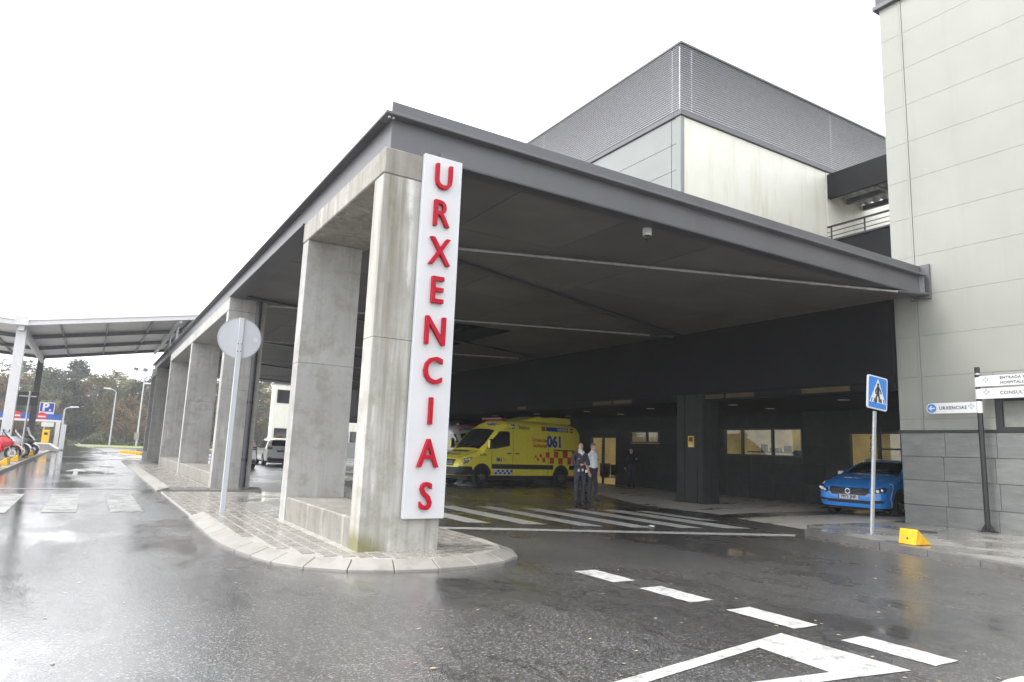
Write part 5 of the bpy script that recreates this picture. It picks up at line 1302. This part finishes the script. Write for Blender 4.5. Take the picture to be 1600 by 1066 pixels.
def guard_kit(t):
    part('belt', MB().lathe([(.150, .985), (.165, .99), (.165, 1.03), (.150, 1.035)], 24).xf(lambda x, y, z: (x, y*.75-.005, z)), 'black', t)
    for x, z, s_ in ((-.10, .97, .03), (.02, .985, .025), (.13, .95, .035)): part('key_holder', MB().box(x-s_, x+s_, -.15, -.13, z-.05, z+.03), 'alloy' if x != .13 else 'plate_white', t, bevel=.008)
    part('collar', MB().add([(-.075, -.05, 1.50), (-.01, -.10, 1.39), (-.03, -.125, 1.40), (-.10, -.07, 1.455), (.075, -.05, 1.50), (.01, -.10, 1.39), (.03, -.125, 1.40), (.10, -.07, 1.455), (0, -.115, 1.36), (0, -.09, 1.47)], [(0, 1, 2, 3), (4, 7, 6, 5), (1, 8, 5, 9), (0, 9, 1), (4, 5, 9), (1, 2, 8), (5, 8, 6)]), 'shirt', t)
    part('badge', MB().box(-.12, -.07, -.132, -.125, 1.27, 1.285), 'plate_white', t)
    rd = part('radio', MB().box(.005, .055, -.40, -.36, 1.13, 1.25), 'black', t, bevel=.006); part('aerial', MB().tube((.05, -.38, 1.22), (.19, -.39, 1.27), .005, n=5), 'black', rd)
def shirt_kit(t):
    part('collar', MB().add([(-.075, -.05, 1.50), (-.01, -.10, 1.40), (-.035, -.13, 1.41), (-.10, -.07, 1.455), (.075, -.05, 1.50), (.01, -.10, 1.40), (.035, -.13, 1.41), (.10, -.07, 1.455)], [(0, 1, 2, 3), (4, 7, 6, 5)]), 'shirt', t)
    part('pocket_badge', MB().box(.03, .09, -.175, -.16, 1.26, 1.29), 'black', t)
    part('belt', MB().lathe([(.170, .975), (.185, .98), (.185, 1.01), (.17, 1.015)], 24).xf(lambda x, y, z: (x, y*.82-.03, z)), 'black', t)
person('man in navy jumper holding a radio, standing left of the white-shirted man', (12.46, 16.41, 0), rad(-14), 1.85, 'navy', 'hair_dark',
       [[(-.26, -.02, 1.12), (-.10, -.22, 1.10), (-.02, -.27, 1.13)], [(.25, -.04, 1.12), (.10, -.24, 1.14), (.04, -.32, 1.17)]], .01, extras=guard_kit, fore='navy')
person('grey-haired man in white shirt standing beside the man in navy', (13.62, 17.3, 0), rad(18), 1.84, 'shirt', 'hair_grey',
       [[(-.27, .03, 1.13), (-.27, -.06, .90), (-.265, -.08, .82)], [(.27, .04, 1.13), (.29, -.02, .90), (.29, -.04, .82)]], .055, extras=shirt_kit, feet=((-.10, .02), (.13, -.04)))
person('person in black standing in the shade by the back wall', (21.9, 24.9, .01), rad(-30), 1.86, 'black_cloth', 'hair_dark',
       [[(-.27, .02, 1.13), (-.28, -.04, .90), (-.27, -.06, .82)], [(.29, .0, 1.14), (.24, -.18, 1.22), (.18, -.22, 1.28)]], .0, fore='black_cloth')
# ================================================================== TREES beyond the lawn
def leaf_mat(name, a, b):
    t = NT(name); oi = t.n('ObjectInfo'); v = t.coord(); n = t.noise(v, 1.1, 3)
    c = t.mix(t.ramp(n, [(.3, 0.), (.7, 1.)]), a, b); c = t.mix(t.math('MULTIPLY', oi.outputs['Random'], .45), c, tuple(x*.55 for x in a))
    t.set(Base_Color=c, Roughness=.7); t.b.inputs['Specular IOR Level'].default_value = .2; return t.m
KINDS = {'green': leaf_mat('leaves_green', (.065, .085, .035), (.11, .125, .055)), 'dark': leaf_mat('needles_dark', (.030, .052, .034), (.055, .08, .05)),
         'brown': leaf_mat('leaves_autumn', (.13, .085, .035), (.17, .12, .055)), 'bare': leaf_mat('twigs_bare', (.10, .085, .07), (.15, .13, .11)), 'yellow': leaf_mat('leaves_yellowing', (.13, .125, .04), (.18, .16, .06))}
M['bark'] = plain('bark', (.09, .075, .06), .8, var=.3, scale=4)
def tree_meshes(kind, seed):
    r = random.Random(seed); H = 10.; tr = MB(); cr = MB()
    pts = [(0, 0, 0)]; x = y = 0
    for k in range(1, 6): x += r.uniform(-.18, .18); y += r.uniform(-.18, .18); pts.append((x, y, H*.15*k))
    tr.path(pts, [.20, .17, .14, .11, .08, .05], 7)
    cents = []
    nb = 26 if kind != 'dark' else 34
    for k in range(nb):
        h = r.uniform(.22, .97) if kind != 'dark' else r.uniform(.14, .99)
        if kind == 'dark': rad_ = 2.5*(1-h)**.8+.25
        else: rad_ = 2.9*math.sin(math.pi*min(1, (h-.05)*.98))**.7*r.uniform(.45, 1.08)
        a = r.uniform(0, 6.283); base = Vector(pts[min(5, int(h*5))]); base.z = H*max(.1, h-.16)
        c = Vector((base.x+rad_*math.cos(a), base.y+rad_*math.sin(a), H*h)); tr.path([base, base.lerp(c, .55)+Vector((0, 0, .15)), c], [.06, .04, .015], 5); cents.append((c, r.uniform(.55, 1.15)))
        cents.append((base.lerp(c, .6), r.uniform(.5, .9)))
    for c, s in cents:
        n = 62 if kind != 'bare' else 30
        for _ in range(n):
            d = Vector((r.gauss(0, 1), r.gauss(0, 1), r.gauss(0, .8))).normalized()*s*r.random()**.45; p = c+d
            u = Vector((r.gauss(0, 1), r.gauss(0, 1), r.gauss(0, .7))).normalized(); w_ = u.orthogonal().normalized()
            if kind == 'bare': L_, W_ = r.uniform(.35, .9), .022; u = (d.normalized()+Vector((0, 0, .7))).normalized(); w_ = u.orthogonal().normalized()
            else: L_, W_ = r.uniform(.22, .46), r.uniform(.14, .28)
            i = len(cr.v); cr.v += [tuple(p-u*L_*.5), tuple(p+w_*W_*.5), tuple(p+u*L_*.5), tuple(p-w_*W_*.5)]; cr.f.append((i, i+1, i+2, i+3))
    return tr.mesh('trunk', smooth=0), cr.mesh('crown', fixn=False)
TM = {}
for kd in KINDS: TM[kd] = [tree_meshes(kd, hash_) for hash_ in (11, 23)]
rt_ = random.Random(5)
DESC = {'green': 'green leafy tree', 'dark': 'dark conifer', 'brown': 'rust-brown autumn tree', 'bare': 'bare grey-brown tree', 'yellow': 'yellowing tree'}
def hill_z(x, y):
    j = (y-124)/14
    return -.2 if j < 0 else -.2+9*(1-math.cos(min(1, j/7)*math.pi))/2
k = 0
spots = []
for row, (y, n, h0) in enumerate(((129, 22, 7.6), (135, 22, 9.6), (142, 22, 10.8), (151, 22, 11.2), (160, 22, 11.0))):
    for i in range(n):
        u = (i+rt_.uniform(.1, .9))/n
        x = (-.155*y)+u*(.46*y); spots.append((x, y+rt_.uniform(-4, 4), h0*rt_.uniform(.8, 1.22), row))
spots_in = {r_: sorted([q for q in spots if q[3] == r_]) for r_ in range(5)}
ORD = ['first', 'second', 'third', 'fourth', 'fifth', 'sixth', 'seventh', 'eighth', 'ninth', 'tenth', 'eleventh', 'twelfth', 'thirteenth', 'fourteenth', 'fifteenth', 'sixteenth', 'seventeenth', 'eighteenth', 'nineteenth', 'twentieth', 'twenty-first', 'twenty-second', 'twenty-third']
RN = ('front', 'second', 'third', 'fourth', 'rearmost')
for x, y, h, row in spots:
    kd = rt_.choices(['green', 'dark', 'brown', 'bare', 'yellow'], [.26, .20, .20, .24, .10])[0]
    tm, cm = rt_.choice(TM[kd]); t = thing('tree', '', 'tree', (x, y, hill_z(x, y)-.1), rt_.uniform(0, 6), 'trees of the wooded slope', world=False)
    t['label'] = '%s, %s from the left in the %s row of the wood' % (DESC[kd], ORD[spots_in[row].index((x, y, h, row))], RN[row]); s_ = h/10; q_ = 1.0 if row < 3 else 1.35; t.scale = (s_*rt_.uniform(1.0, 1.4)*q_, s_*rt_.uniform(1.0, 1.4)*q_, s_)
    link('trunk', tm, t, 'bark'); link('crown', cm, t, KINDS[kd])
# undergrowth at the foot of the wood
ug = MB(); ru = random.Random(9)
for _ in range(16000):
    x = ru.uniform(-26, 52); y = 124+abs(ru.gauss(0, 3)); z = hill_z(x, y)+ru.random()**1.5*2.2*(.6+.4*math.sin(x*.9)); L_ = ru.uniform(.15, .35)
    u = Vector((ru.gauss(0, 1), ru.gauss(0, 1), ru.gauss(0, 1))).normalized()*L_; w_ = u.orthogonal().normalized()*L_*.6; p = Vector((x, y, z)); i = len(ug.v)
    ug.v += [tuple(p-u), tuple(p+w_), tuple(p+u), tuple(p-w_)]; ug.f.append((i, i+1, i+2, i+3))
me = ug.mesh('undergrowth', fixn=False); o = link('undergrowth', me, None, KINDS['green']); tag(o, 'tangled green undergrowth along the foot of the wood', 'undergrowth', kind='stuff')
# rain haze
M['haze'] = bpy.data.materials.new('haze'); M['haze'].use_nodes = True; hn = M['haze'].node_tree; hn.nodes.remove(hn.nodes['Principled BSDF'])
pv = hn.nodes.new('ShaderNodeVolumePrincipled'); pv.inputs['Color'].default_value = (.95, .96, .98, 1); pv.inputs['Density'].default_value = .0010; pv.inputs['Anisotropy'].default_value = .2
hn.links.new(pv.outputs[0], hn.nodes['Material Output'].inputs['Volume'])
o = part('haze', MB().box(-250, 250, -60, 330, -1.5, 24), 'haze'); tag(o, 'thin pale rain haze in the air', 'haze', kind='stuff')
